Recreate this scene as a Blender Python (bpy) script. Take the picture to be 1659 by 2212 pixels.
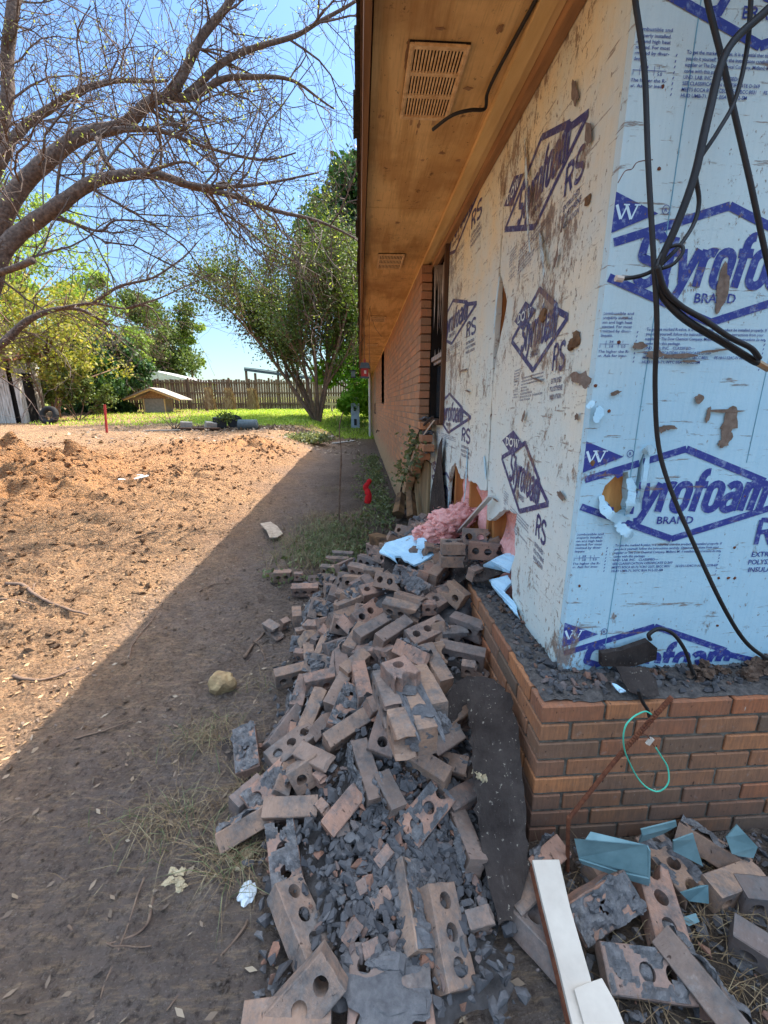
import bpy, bmesh, math, random
import numpy as np
from mathutils import Vector, Matrix, noise as mnoise
from mathutils.geometry import tessellate_polygon
scene = bpy.context.scene
for o in list(bpy.data.objects): bpy.data.objects.remove(o)
RAD = math.radians
# ------------------------------------------------------------------ camera
CAMZ = 1.42
FPX, IW, IH = 900.0, 1659.0, 2212.0
PITCH, YAW = math.atan(231/900.0), RAD(3.3)
cam = bpy.data.cameras.new('camera'); cam.sensor_fit = 'VERTICAL'; cam.sensor_height = 36; cam.sensor_width = 27
cam.lens = 36*FPX/IH; cam.clip_start = 0.02; cam.clip_end = 3000
camo = bpy.data.objects.new('camera', cam); scene.collection.objects.link(camo); scene.camera = camo
camo.location = (0, 0, CAMZ); camo.rotation_euler = (math.pi/2-PITCH, 0, -YAW)
# ------------------------------------------------------------------ light
SUN = Vector((0.47, 0.45, 0.86)).normalized()       # direction towards the sun
elev = math.asin(SUN.z); az = math.atan2(SUN.x, SUN.y)
world = bpy.data.worlds.new("World"); scene.world = world; world.use_nodes = True
wn = world.node_tree.nodes; wl = world.node_tree.links
sky = wn.new('ShaderNodeTexSky'); sky.sky_type = 'NISHITA'; sky.sun_disc = False
sky.sun_elevation = elev; sky.sun_rotation = az; sky.air_density = 1.3; sky.dust_density = 0.6; sky.ozone_density = 1.6
wn['Background'].inputs['Strength'].default_value = 0.15
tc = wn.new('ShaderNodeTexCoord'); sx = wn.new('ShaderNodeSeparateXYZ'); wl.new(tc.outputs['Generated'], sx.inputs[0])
sr = wn.new('ShaderNodeValToRGB'); wl.new(sx.outputs[2], sr.inputs[0])          # sky tint by elevation, made brighter and warmer overhead to lift the shade
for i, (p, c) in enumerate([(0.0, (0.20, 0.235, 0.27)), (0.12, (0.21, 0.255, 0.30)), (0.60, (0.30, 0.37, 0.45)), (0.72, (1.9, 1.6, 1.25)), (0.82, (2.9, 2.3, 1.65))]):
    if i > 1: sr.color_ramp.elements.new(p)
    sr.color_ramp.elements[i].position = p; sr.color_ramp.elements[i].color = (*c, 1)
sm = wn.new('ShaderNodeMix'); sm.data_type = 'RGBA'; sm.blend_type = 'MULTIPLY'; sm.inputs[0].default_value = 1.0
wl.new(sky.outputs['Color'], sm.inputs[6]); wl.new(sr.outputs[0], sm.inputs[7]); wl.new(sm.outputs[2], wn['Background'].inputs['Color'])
sl = bpy.data.lights.new('sun', 'SUN'); sl.energy = 2.7; sl.angle = RAD(0.53); sl.color = (1.0, 0.93, 0.82)
so = bpy.data.objects.new('sun', sl); scene.collection.objects.link(so)
so.rotation_euler = SUN.to_track_quat('Z', 'Y').to_euler(); so.location = (6, 6, 12)
scene.view_settings.view_transform = 'Standard'; scene.view_settings.look = 'None'
scene.view_settings.exposure = 2.25; scene.view_settings.gamma = 1
scene.render.engine = 'CYCLES'
scene.cycles.max_bounces = 8; scene.cycles.diffuse_bounces = 5; scene.cycles.transparent_max_bounces = 8
# ------------------------------------------------------------------ photo measuring helpers (points measured on real planes)
FW = np.array([math.sin(YAW)*math.cos(PITCH), math.cos(YAW)*math.cos(PITCH), -math.sin(PITCH)])
RT = np.array([math.cos(YAW), -math.sin(YAW), 0.0]); UP = np.cross(RT, FW)
def ray(x, y): return FW*FPX + RT*(x-IW/2) - UP*(y-IH/2)
def onz(x, y, z): r = ray(x, y); p = r*((z-CAMZ)/r[2]); return Vector((p[0], p[1], z))
def ony(x, y, Y): r = ray(x, y); p = r*(Y/r[1]); return Vector((p[0], Y, p[2]+CAMZ))
def onx(x, y, X): r = ray(x, y); p = r*(X/r[0]); return Vector((X, p[1], p[2]+CAMZ))
def topx(p):
    q = np.array([p[0], p[1], p[2]-CAMZ]); d = q.dot(FW); return (IW/2+FPX*q.dot(RT)/d, IH/2-FPX*q.dot(UP)/d)
def C7(a, b): return (493.7+.3968*a, 1097.2+.3968*b)
def C8(a, b): return (438.9+.4299*a, 1536.1+.4299*b)
def C9(a, b): return (1042.3+.3717*a, 1426.4+.3717*b)
def P2(a, b): return (1206.9+.372*a, 713.2+.372*b)
# ------------------------------------------------------------------ noise
def _h(ix, iy, s):
    n = (ix*374761393 + iy*668265263 + s*1442695041) & 0x7fffffff
    n = ((n ^ (n >> 13))*1274126177) & 0x7fffffff
    return ((n ^ (n >> 16)) & 0xffff)/65535.0
def vnoise(x, y, s=0):
    x = np.asarray(x, float); y = np.asarray(y, float)
    ix = np.floor(x).astype(np.int64); iy = np.floor(y).astype(np.int64); fx = x-ix; fy = y-iy
    fx = fx*fx*(3-2*fx); fy = fy*fy*(3-2*fy)
    a = _h(ix, iy, s); b = _h(ix+1, iy, s); c = _h(ix, iy+1, s); d = _h(ix+1, iy+1, s)
    return (a*(1-fx)+b*fx)*(1-fy)+(c*(1-fx)+d*fx)*fy - 0.5
def fbm(x, y, s=0, o=4, g=0.5):
    r = 0; a = 1
    for i in range(o): r = r+a*vnoise(x*2**i, y*2**i, s+i*7); a *= g
    return r
def sstep(a, b, x): t = np.clip((x-a)/(b-a), 0, 1); return t*t*(3-2*t)
# ------------------------------------------------------------------ materials
def newmat(name):
    m = bpy.data.materials.new(name); m.use_nodes = True
    return m, m.node_tree.nodes, m.node_tree.links, m.node_tree.nodes['Principled BSDF']
class NT:
    def __init__(s, name, rough=0.9, spec=0.25):
        s.m, s.n, s.l, s.b = newmat(name); s.b.inputs['Roughness'].default_value = rough
        s.b.inputs['Specular IOR Level'].default_value = spec
    def node(s, t, **k):
        q = s.n.new(t)
        for a, b in k.items(): setattr(q, a, b)
        return q
    def coord(s, kind='Object'): return s.node('ShaderNodeTexCoord').outputs[kind]
    def mapping(s, v, scale=(1, 1, 1), rot=(0, 0, 0), loc=(0, 0, 0)):
        q = s.node('ShaderNodeMapping'); s.l.new(v, q.inputs[0]); q.inputs['Scale'].default_value = scale
        q.inputs['Rotation'].default_value = rot; q.inputs['Location'].default_value = loc; return q.outputs[0]
    def noise(s, v, scale, detail=6, rough=0.6, out='Fac', dist=0):
        q = s.node('ShaderNodeTexNoise'); s.l.new(v, q.inputs['Vector']); q.inputs['Scale'].default_value = scale
        q.inputs['Detail'].default_value = detail; q.inputs['Roughness'].default_value = rough; q.inputs['Distortion'].default_value = dist
        return q.outputs[out]
    def voro(s, v, scale, feature='F1', out='Distance'):
        q = s.node('ShaderNodeTexVoronoi', feature=feature); s.l.new(v, q.inputs['Vector']); q.inputs['Scale'].default_value = scale; return q.outputs[out]
    def ramp(s, f, stops):
        q = s.node('ShaderNodeValToRGB'); s.l.new(f, q.inputs[0]); e = q.color_ramp.elements
        while len(e) < len(stops): e.new(0.5)
        for i, (p, c) in enumerate(stops):
            e[i].position = p; e[i].color = (c, c, c, 1) if not hasattr(c, '__len__') else (*c, 1)
        return q.outputs[0]
    def mix(s, f, a, b, mode='MIX'):
        q = s.node('ShaderNodeMix', data_type='RGBA', blend_type=mode)
        for v, i in ((f, 0), (a, 6), (b, 7)):
            if hasattr(v, 'is_linked'): s.l.new(v, q.inputs[i])
            elif hasattr(v, '__len__'): q.inputs[i].default_value = (*v, 1)
            else: q.inputs[i].default_value = v
        return q.outputs[2]
    def math(s, op, a, b=0.0, clamp=False):
        q = s.node('ShaderNodeMath', operation=op); q.use_clamp = clamp
        for v, i in ((a, 0), (b, 1)):
            if hasattr(v, 'is_linked'): s.l.new(v, q.inputs[i])
            else: q.inputs[i].default_value = v
        return q.outputs[0]
    def sep(s, v): q = s.node('ShaderNodeSeparateXYZ'); s.l.new(v, q.inputs[0]); return q.outputs
    def bump(s, h, strength=0.5, dist=0.01):
        q = s.node('ShaderNodeBump'); q.inputs['Strength'].default_value = strength; q.inputs['Distance'].default_value = dist
        s.l.new(h, q.inputs['Height']); s.l.new(q.outputs[0], s.b.inputs['Normal']); return q
    def base(s, c):
        if hasattr(c, '__len__'): s.b.inputs['Base Color'].default_value = (*c, 1)
        else: s.l.new(c, s.b.inputs['Base Color'])
    def attr(s, name, out='Fac'): q = s.node('ShaderNodeAttribute', attribute_name=name); return q.outputs[out]
    def objrand(s): return s.node('ShaderNodeObjectInfo').outputs['Random']
    def island(s): return s.node('ShaderNodeNewGeometry').outputs['Random Per Island']

def simple(name, c1, c2=None, scale=20, rough=0.85, bump=0.3, bd=0.004, spec=0.25, sc3=(1, 1, 1), detail=6, metal=0):
    t = NT(name, rough, spec); v = t.mapping(t.coord(), sc3); f = t.noise(v, scale, detail)
    c2 = c2 or tuple(x*0.6 for x in c1)
    t.base(t.ramp(f, [(0.3, c2), (0.7, c1)])); t.b.inputs['Metallic'].default_value = metal
    if bump: t.bump(f, bump, bd)
    return t.m
M = {}
def mat_soil():
    t = NT('soil', 0.97, 0.1); g = t.coord()
    n1 = t.noise(g, 1.1, 6, 0.6); n2 = t.noise(g, 9, 8, 0.7)
    g2 = t.mapping(g, (1.0, 4.5, 2), (0, 0, RAD(-10)))
    n3 = t.noise(g2, 14, 8, 0.75)
    c = t.ramp(n1, [(0.3, (0.27, 0.155, 0.09)), (0.52, (0.39, 0.23, 0.125)), (0.75, (0.48, 0.28, 0.14))])
    c = t.mix(t.math('MULTIPLY', t.attr('orange'), 0.75), c, (0.50, 0.23, 0.085))
    c = t.mix(t.math('MULTIPLY', t.attr('near'), 0.75), c, (0.205, 0.175, 0.165))  # house shade painted into the soil colour, greyer and darker beside the wall
    c = t.mix(t.ramp(n2, [(0.35, 0.55), (0.6, 0.0)]), c, (0.12, 0.08, 0.056))
    c = t.mix(t.ramp(n3, [(0.50, 0.0), (0.68, 0.6)]), c, (0.54, 0.36, 0.21))
    n4 = t.noise(g, 48, 6, 0.75); n5 = t.noise(g, 130, 3, 0.6)
    c = t.mix(t.ramp(n4, [(0.36, 0.75), (0.50, 0.0)]), c, (0.085, 0.062, 0.05))
    c = t.mix(t.ramp(n5, [(0.60, 0.0), (0.68, 0.4)]), c, (0.42, 0.34, 0.28))
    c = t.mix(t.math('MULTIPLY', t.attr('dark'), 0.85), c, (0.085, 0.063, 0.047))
    c = t.mix(t.attr('green'), c, (0.22, 0.28, 0.05))
    t.base(c)
    h = t.math('ADD', t.math('ADD', t.noise(g, 60, 8, 0.7), t.math('MULTIPLY', n2, 2.0)), t.math('MULTIPLY', n3, 1.2))
    h = t.math('ADD', h, t.math('MULTIPLY', t.voro(t.mapping(g, (1, 1, 1)), 38), -0.9))
    t.bump(h, 1.0, 0.032)
    return t.m
def dirtmask(t, g, aged=False):
    """brown scuffs on the foam, same field for print and foam"""
    a = t.noise(t.mapping(g, (1.3, 1.3, 0.75), (0, RAD(25), 0)), 8.0, 12, 0.80)
    b = t.noise(g, 1.4, 3, 0.5)
    s = t.math('ADD', a, t.math('MULTIPLY', t.math('SUBTRACT', b, 0.5), 0.45))
    lo = 0.560 if aged else 0.568
    m1 = t.ramp(s, [(lo, 0.0), (lo+0.045, 0.85)])
    sp = t.noise(t.mapping(g, (1, 1, 0.55), (0, RAD(20), 0)), 70, 6, 0.7)
    m2 = t.ramp(t.math('ADD', sp, t.math('MULTIPLY', t.math('SUBTRACT', b, 0.5), 0.25)), [(0.595, 0.0), (0.635, 0.9)])
    st = t.noise(t.mapping(g, (1, 1, 9), (RAD(9), RAD(-8), 0)), 7, 6, 0.7)
    m3 = t.ramp(st, [(0.612, 0.0), (0.65, 0.75)])
    return t.math('MAXIMUM', t.math('MAXIMUM', m1, m2), m3)
def aging(t, g):
    z = t.sep(g)[2]; n = t.noise(g, 1.7, 4)
    return t.math('ADD', z, t.math('MULTIPLY', n, 0.9))
def mat_foam(name, aged):
    t = NT(name, 0.55, 0.3); g = t.coord('Object')
    big = t.noise(g, 3, 6)
    if aged:
        c = t.ramp(aging(t, g), [(0.0, (0.66, 0.73, 0.70)), (1.0, (0.66, 0.73, 0.70))])
        c = t.mix(t.ramp(t.math('MULTIPLY', aging(t, g), 0.33), [(0.50, 0.0), (0.92, 1.0)]), (0.66, 0.69, 0.63), (0.76, 0.60, 0.35))
        c = t.mix(t.ramp(big, [(0.42, 0.5), (0.6, 0)]), c, (0.53, 0.65, 0.64))
    else:
        a = t.ramp(t.math('MULTIPLY', aging(t, g), 0.33), [(0.62, 0.0), (0.80, 0.7), (0.98, 0.9)])
        x = t.math('MULTIPLY', t.sep(g)[0], 1.0)
        o = t.ramp(t.math('ADD', x, t.math('MULTIPLY', t.noise(g, 2.2, 5), 0.5)), [(0.0, 0.0), (1.0, 0.0)])
        c = t.mix(a, (0.40, 0.62, 0.72), (0.62, 0.69, 0.63))
        xm = t.ramp(t.math('SUBTRACT', t.math('ADD', x, t.math('MULTIPLY', aging(t, g), 0.34)), 1.20), [(0.76, 0.0), (0.88, 0.85)])
        c = t.mix(xm, c, (0.74, 0.50, 0.28))
        c = t.mix(t.ramp(big, [(0.3, 0.35), (0.5, 0)]), c, (0.47, 0.69, 0.77))
    gr = t.noise(t.mapping(g, (1, 1, 0.05)), 120, 4, 0.6)
    c = t.mix(t.ramp(gr, [(0.45, 0.09), (0.65, 0)]), c, (0.9, 0.95, 0.92), 'MIX')
    dm = dirtmask(t, g, aged)
    dn = t.ramp(t.noise(g, 60, 4), [(0.3, (0.115, 0.062, 0.038)), (0.7, (0.32, 0.20, 0.13))])
    c = t.mix(dm, c, dn)
    t.base(c)
    h = t.math('ADD', t.noise(g, 9, 6), t.math('MULTIPLY', t.noise(g, 150, 4), 0.25))
    t.bump(t.math('ADD', h, t.math('MULTIPLY', dm, 0.3)), 0.5, 0.008)
    t.b.inputs['Subsurface Weight'].default_value = 0.0
    return t.m
def mat_print(name, aged, col):
    t = NT(name, 0.5, 0.3); g = t.coord('Object')
    wear = t.ramp(t.noise(g, 45, 8, 0.75), [(0.52, 0.0), (0.70, 0.55)])
    c = t.mix(wear, col, (0.55, 0.68, 0.78))
    dn = t.ramp(t.noise(g, 60, 4), [(0.3, (0.115, 0.062, 0.038)), (0.7, (0.32, 0.20, 0.13))])
    t.base(t.mix(dirtmask(t, g, aged), c, dn)); return t.m
def mat_brick(name, mode):
    """mode loose: per object; wall: per brick attribute"""
    t = NT(name, 0.92, 0.15); g0 = t.coord('Object')
    if mode == 'loose':
        r = t.objrand(); va = t.node('ShaderNodeVectorMath', operation='ADD'); t.l.new(g0, va.inputs[0])
        cm = t.node('ShaderNodeCombineXYZ'); 
        for i, k in enumerate((17.0, 31.0, 47.0)): t.l.new(t.math('MULTIPLY', r, k), cm.inputs[i])
        t.l.new(cm.outputs[0], va.inputs[1]); g = va.outputs[0]
        c = t.ramp(r, [(0.0, (0.33, 0.205, 0.145)), (0.2, (0.41, 0.25, 0.165)), (0.4, (0.25, 0.18, 0.15)), (0.6, (0.44, 0.235, 0.16)), (0.8, (0.34, 0.23, 0.175)), (0.95, (0.20, 0.15, 0.13)), (1.0, (0.50, 0.31, 0.20))])
    else:
        r = t.attr('rnd'); g = g0
        c = t.ramp(r, [(0.0, (0.25, 0.13, 0.08)), (0.2, (0.52, 0.165, 0.065)), (0.38, (0.23, 0.13, 0.085)), (0.58, (0.62, 0.23, 0.085)), (0.78, (0.165, 0.115, 0.08)), (1.0, (0.46, 0.18, 0.08))])
    n = t.noise(g, 14, 8, 0.7); c = t.mix(t.ramp(n, [(0.3, 0.5), (0.6, 0)]), c, (0.16, 0.10, 0.075))
    st = t.noise(t.mapping(g, (1, 1, 0.12 if mode == 'wall' else 0.4)), 130, 4, 0.6)
    c = t.mix(t.ramp(st, [(0.40, 0.35 if mode == 'wall' else 0.16), (0.60, 0)]), c, (0.13, 0.075, 0.05))
    pits = t.ramp(t.noise(t.mapping(g, (1, 1, 0.45)), 75, 2, 0.5), [(0.68, 0), (0.74, 0.85)]); c = t.mix(pits, c, (0.045, 0.025, 0.02))
    pale = t.ramp(t.noise(g, 26, 8, 0.75), [(0.58, 0), (0.72, 0.55 if mode == 'wall' else 0.7)])
    c = t.mix(pale, c, (0.36, 0.29, 0.245))
    if mode == 'loose':
        gm = t.ramp(t.noise(g, 8.5, 10, 0.78), [(0.46, 0.0), (0.60, 0.85)])
        c = t.mix(gm, c, t.ramp(t.noise(g, 40, 5), [(0.3, (0.075, 0.068, 0.066)), (0.7, (0.20, 0.178, 0.165))]))
    else:
        z = t.sep(g0)[2]; y = t.sep(g0)[1]
        fm = t.math('MULTIPLY', t.ramp(t.math('ADD', z, t.math('MULTIPLY', t.noise(g, 2.5, 5), 0.7)), [(0.75, 1.0), (1.1, 0.0)]), t.ramp(t.math('MULTIPLY', y, 0.2), [(0.6, 0), (0.8, 1)]))
        c = t.mix(fm, c, (0.30, 0.22, 0.12))
        c = t.mix(t.ramp(t.math('MULTIPLY', y, 0.2), [(0.6, 0), (0.8, 0.45)]), c, (0.50, 0.29, 0.165))
        sm = t.ramp(t.noise(t.mapping(g, (1, 1, 0.3)), 55, 3), [(0.72, 0), (0.76, 0.9)]); c = t.mix(sm, c, (0.62, 0.55, 0.45))
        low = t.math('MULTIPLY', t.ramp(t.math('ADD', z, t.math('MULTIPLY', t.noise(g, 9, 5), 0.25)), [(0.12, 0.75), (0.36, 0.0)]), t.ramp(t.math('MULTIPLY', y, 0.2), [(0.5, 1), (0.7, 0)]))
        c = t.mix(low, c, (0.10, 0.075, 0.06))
    t.base(c)
    t.bump(t.math('SUBTRACT', t.math('ADD', t.math('MULTIPLY', n, 1.5), t.math('MULTIPLY', st, 0.8)), t.math('MULTIPLY', pits, 1.0)), 0.55, 0.004)
    return t.m
def mat_leaf(name, c1, c2, trans=0.35, c3=None):
    t = NT(name, 0.6, 0.3); r = t.island()
    st = [(0.0, c1), (0.6, c2)]
    if c3: st.append((1.0, c3))
    c = t.ramp(r, st); t.base(c)
    tr = t.node('ShaderNodeBsdfTranslucent'); t.l.new(t.mix(1.0, c, (1.3, 1.35, 0.7), 'MULTIPLY'), tr.inputs[0])
    mx = t.node('ShaderNodeMixShader'); mx.inputs[0].default_value = trans
    t.l.new(t.b.outputs[0], mx.inputs[1]); t.l.new(tr.outputs[0], mx.inputs[2])
    t.l.new(mx.outputs[0], t.n['Material Output'].inputs[0]); return t.m
def mat_plywood(name='plywood', dark=0.0):
    t = NT(name, 0.75, 0.3); g = t.coord()
    w = t.node('ShaderNodeTexWave', wave_type='RINGS', rings_direction='X'); t.l.new(t.mapping(g, (1.6, 0.14, 1), loc=(0.2, 0.3, 0.0)), w.inputs['Vector'])
    w.inputs['Scale'].default_value = 6; w.inputs['Distortion'].default_value = 7; w.inputs['Detail'].default_value = 4; w.inputs['Detail Scale'].default_value = 1.1
    fine = t.noise(t.mapping(g, (1, 0.04, 1)), 160, 5, 0.65)
    c = t.ramp(w.outputs['Fac'], [(0.1, (0.64, 0.38, 0.145)), (0.6, (0.78, 0.50, 0.21))])
    c = t.mix(t.ramp(fine, [(0.36, 0.28), (0.50, 0)]), c, (0.22, 0.11, 0.04))
    big = t.noise(g, 1.6, 6, 0.65); c = t.mix(t.ramp(big, [(0.38, 0.55), (0.55, 0)]), c, (0.33, 0.15, 0.045))
    sp = t.noise(g, 11, 8, 0.75); c = t.mix(t.ramp(sp, [(0.60, 0), (0.68, 0.85)]), c, (0.10, 0.045, 0.02))
    c = t.mix(t.ramp(t.noise(t.mapping(g, (1, .5, 1)), 60, 4, .7), [(0.66, 0), (0.70, 0.8)]), c, (0.08, 0.035, 0.015))
    c = t.mix(t.ramp(t.noise(g, 5, 6), [(0.55, 0), (0.75, 0.35)]), c, (0.66, 0.46, 0.22))
    t.base(c); t.bump(t.math('ADD', fine, sp), 0.3, 0.003); return t.m
def build_mats():
    M['soil'] = mat_soil()
    M['foam'] = mat_foam('foam_blue', False); M['foam_aged'] = mat_foam('foam_weathered', True)
    M['ink'] = mat_print('ink_blue', False, (0.036, 0.050, 0.25)); M['ink_aged'] = mat_print('ink_faded', True, (0.055, 0.048, 0.14))
    M['ink_white'] = mat_print('letter_white', False, (0.62, 0.78, 0.86)); M['ink_white_aged'] = mat_print('letter_white_aged', True, (0.74, 0.76, 0.68))
    M['brick'] = mat_brick('brick_loose', 'loose'); M['wallbrick'] = mat_brick('brick_wall', 'wall')
    t = NT('mortar', 0.95, 0.1); g = t.coord(); n = t.noise(g, 30, 8, 0.7)
    c = t.ramp(n, [(0.3, (0.085, 0.078, 0.077)), (0.5, (0.165, 0.152, 0.148)), (0.75, (0.30, 0.275, 0.26))]); t.base(t.mix(t.ramp(t.island(), [(0, 0.0), (1, 0.5)]), c, (0.11, 0.105, 0.11)))
    t.bump(n, 0.9, 0.012); M['mortar'] = t.m
    t = NT('wall_mortar', 0.95, 0.1); g = t.coord(); n = t.noise(g, 25, 8, 0.7)
    t.base(t.ramp(n, [(0.35, (0.09, 0.072, 0.055)), (0.7, (0.25, 0.215, 0.17))])); t.bump(n, 0.6, 0.006); M['wallmortar'] = t.m
    M['farmortar'] = simple('far_wall_mortar', (0.33, 0.23, 0.155), (0.20, 0.13, 0.085), 25, 0.95, 0.4)
    t = NT('rubble', 0.95, 0.1); g = t.coord(); r = t.island(); n = t.noise(g, 45, 7, 0.7)
    c = t.ramp(r, [(0.0, (0.07, 0.065, 0.067)), (0.45, (0.135, 0.125, 0.125)), (0.78, (0.09, 0.083, 0.084)), (0.86, (0.18, 0.165, 0.16)), (0.95, (0.22, 0.12, 0.085)), (1.0, (0.32, 0.155, 0.10))])
    t.base(t.mix(t.ramp(n, [(0.35, 0.55), (0.6, 0)]), c, (0.065, 0.06, 0.06))); t.bump(n, 0.6, 0.005); M['rubble'] = t.m
    M['ply'] = mat_plywood()
    M['trimpaint'] = simple('trim_paint', (0.80, 0.58, 0.27), (0.58, 0.36, 0.14), 14, 0.6, 0.3, 0.003, sc3=(1, 0.12, 1))
    M['frieze'] = simple('frieze_wood', (0.50, 0.29, 0.14), (0.20, 0.10, 0.05), 16, 0.8, 0.4, 0.004, sc3=(1, 0.1, 1))
    M['fascia'] = simple('fascia_wood', (0.34, 0.18, 0.08), (0.16, 0.075, 0.035), 20, 0.8, 0.4, 0.004, sc3=(1, 0.05, 1))
    M['vent'] = simple('vent_paint', (0.85, 0.60, 0.32), (0.55, 0.32, 0.14), 35, 0.6, 0.2, 0.002)
    M['dark'] = simple('dark_void', (0.02, 0.015, 0.012), (0.01, 0.008, 0.007), 8, 0.95, 0)
    M['shingle'] = simple('shingle', (0.10, 0.075, 0.055), (0.035, 0.028, 0.024), 60, 0.95, 0.6, 0.01)
    M['framewood'] = simple('frame_wood', (0.13, 0.065, 0.035), (0.05, 0.028, 0.018), 12, 0.75, 0.4, 0.003, sc3=(1, 1, 0.1))
    M['stud'] = simple('stud_wood', (0.55, 0.25, 0.08), (0.30, 0.12, 0.04), 14, 0.8, 0.3, 0.003, sc3=(1, 1, 0.08))
    M['pink'] = simple('insulation_pink', (0.96, 0.54, 0.49), (0.80, 0.33, 0.29), 40, 0.95, 1.0, 0.02, detail=10)
    M['debrisbed'] = simple('debris_bed', (0.15, 0.125, 0.11), (0.045, 0.038, 0.035), 45, 0.97, 1.0, 0.012)
    M['brightwood'] = simple('split_wood', (0.85, 0.42, 0.13), (0.50, 0.20, 0.06), 26, 0.8, 0.8, 0.008, sc3=(1, 1, .15))
    t = NT('tar_felt', 0.95, 0.08); g = t.coord(); n = t.noise(g, 9, 8, .7)
    c = t.ramp(n, [(.3, (.028, .021, .019)), (.7, (.075, .058, .050))]); c = t.mix(t.ramp(t.noise(g, 75, 4, .6), [(.64, 0), (.68, .8)]), c, (.30, .25, .20))
    c = t.mix(t.ramp(t.noise(t.mapping(g, (4, 1, 1)), 6, 8, .8), [(.58, 0), (.66, .5)]), c, (.17, .14, .12)); t.base(c); t.bump(t.math('ADD', n, t.math('MULTIPLY', t.noise(t.mapping(g, (5, .7, 1)), 9, 5), .8)), .9, .012); M['felt'] = t.m
    M['cable'] = simple('cable_black', (0.022, 0.019, 0.018), (0.012, 0.01, 0.01), 30, 0.55, 0.1, 0.001, spec=0.4)
    M['brass'] = simple('brass_end', (0.62, 0.40, 0.22), (0.4, 0.22, 0.12), 30, 0.4, 0, metal=0.7)
    M['rust'] = simple('rust', (0.22, 0.075, 0.035), (0.09, 0.03, 0.018), 60, 0.9, 0.5, 0.002)
    M['greenwire'] = simple('green_wire', (0.10, 0.55, 0.36), (0.07, 0.42, 0.28), 20, 0.5, 0)
    M['teal'] = simple('teal_vinyl', (0.20, 0.31, 0.32), (0.11, 0.19, 0.20), 14, 0.5, 0.15, 0.002)
    M['white'] = simple('white_paint', (0.64, 0.54, 0.44), (0.50, 0.41, 0.33), 10, 0.6, 0.15, 0.002)
    M['bark'] = simple('bark_pecan', (0.21, 0.155, 0.125), (0.055, 0.04, 0.034), 26, 0.95, 0.9, 0.02, sc3=(1, 1, 1))
    M['twig'] = simple('twig_bark', (0.16, 0.115, 0.09), (0.08, 0.055, 0.045), 16, 0.9, 0)
    M['stick'] = simple('stick_bark', (0.22, 0.145, 0.10), (0.09, 0.055, 0.04), 30, 0.95, 0.4, 0.003)
    M['bark2'] = simple('bark_smooth', (0.26, 0.165, 0.11), (0.13, 0.08, 0.055), 9, 0.9, 0.3, 0.01)
    M['bud'] = mat_leaf('bud_green', (0.30, 0.36, 0.05), (0.42, 0.46, 0.12), 0.4, (0.50, 0.50, 0.20))
    M['leaf_mid'] = mat_leaf('leaf_mid', (0.045, 0.065, 0.015), (0.085, 0.12, 0.025), 0.3, (0.17, 0.22, 0.05))
    M['leaf_dark'] = mat_leaf('leaf_dark', (0.018, 0.05, 0.018), (0.04, 0.10, 0.03), 0.25, (0.09, 0.17, 0.04))
    M['leaf_yellow'] = mat_leaf('leaf_yellow', (0.17, 0.19, 0.03), (0.28, 0.27, 0.05), 0.4, (0.42, 0.34, 0.08))
    M['leaf_light'] = mat_leaf('leaf_light', (0.13, 0.20, 0.04), (0.22, 0.30, 0.06), 0.4, (0.33, 0.42, 0.12))
    M['leaf_bright'] = mat_leaf('leaf_bright', (0.10, 0.24, 0.02), (0.18, 0.36, 0.03), 0.45, (0.28, 0.46, 0.06))
    M['grass'] = mat_leaf('grass_blade', (0.24, 0.36, 0.04), (0.36, 0.47, 0.06), 0.4, (0.50, 0.50, 0.14))
    M['weed'] = mat_leaf('weed_leaf', (0.08, 0.095, 0.045), (0.14, 0.165, 0.07), 0.3, (0.27, 0.27, 0.14))
    M['drygrass'] = mat_leaf('dry_grass', (0.16, 0.095, 0.05), (0.26, 0.17, 0.09), 0.15, (0.36, 0.28, 0.16))
    M['litter'] = mat_leaf('leaf_litter', (0.11, 0.075, 0.055), (0.22, 0.15, 0.10), 0.05, (0.34, 0.26, 0.18))
    M['chips'] = mat_leaf('straw_chips', (0.20, 0.11, 0.05), (0.30, 0.18, 0.09), 0.05, (0.42, 0.27, 0.14))
    t = NT('fence_wood', 0.9, 0.15); r = t.attr('rnd'); g = t.coord()
    c = t.ramp(r, [(0, (0.14, 0.09, 0.06)), (0.5, (0.22, 0.145, 0.095)), (1, (0.30, 0.21, 0.14))])
    t.base(t.mix(t.ramp(t.noise(t.mapping(g, (1, 1, 0.15)), 9, 5), [(0.35, 0.5), (0.6, 0)]), c, (0.10, 0.065, 0.045))); M['fence'] = t.m
    M['concrete'] = simple('concrete', (0.36, 0.32, 0.27), (0.22, 0.19, 0.16), 9, 0.95, 0.3, 0.005)
    M['metalroof'] = simple('metal_roof', (0.62, 0.62, 0.60), (0.42, 0.40, 0.37), 2.5, 0.5, 0, metal=0.2)
    M['whiteboard'] = simple('peeling_board', (0.62, 0.58, 0.52), (0.25, 0.20, 0.16), 5, 0.85, 0.2, 0.01, sc3=(3, 3, 0.4))
    M['pale'] = simple('pale_siding', (0.62, 0.66, 0.50), (0.50, 0.55, 0.40), 2, 0.8, 0)
    M['red'] = simple('red_cloth', (0.55, 0.012, 0.016), (0.32, 0.006, 0.01), 40, 0.7, 0.5, 0.004)
    M['redpaint'] = simple('red_paint', (0.45, 0.05, 0.04), (0.28, 0.03, 0.03), 20, 0.7, 0)
    M['greyroof'] = simple('grey_roof', (0.10, 0.13, 0.14), (0.06, 0.08, 0.09), 20, 0.8, 0)
    M['bluegrey'] = simple('blue_grey_metal', (0.38, 0.46, 0.52), (0.28, 0.34, 0.40), 6, 0.6, 0)
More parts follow.
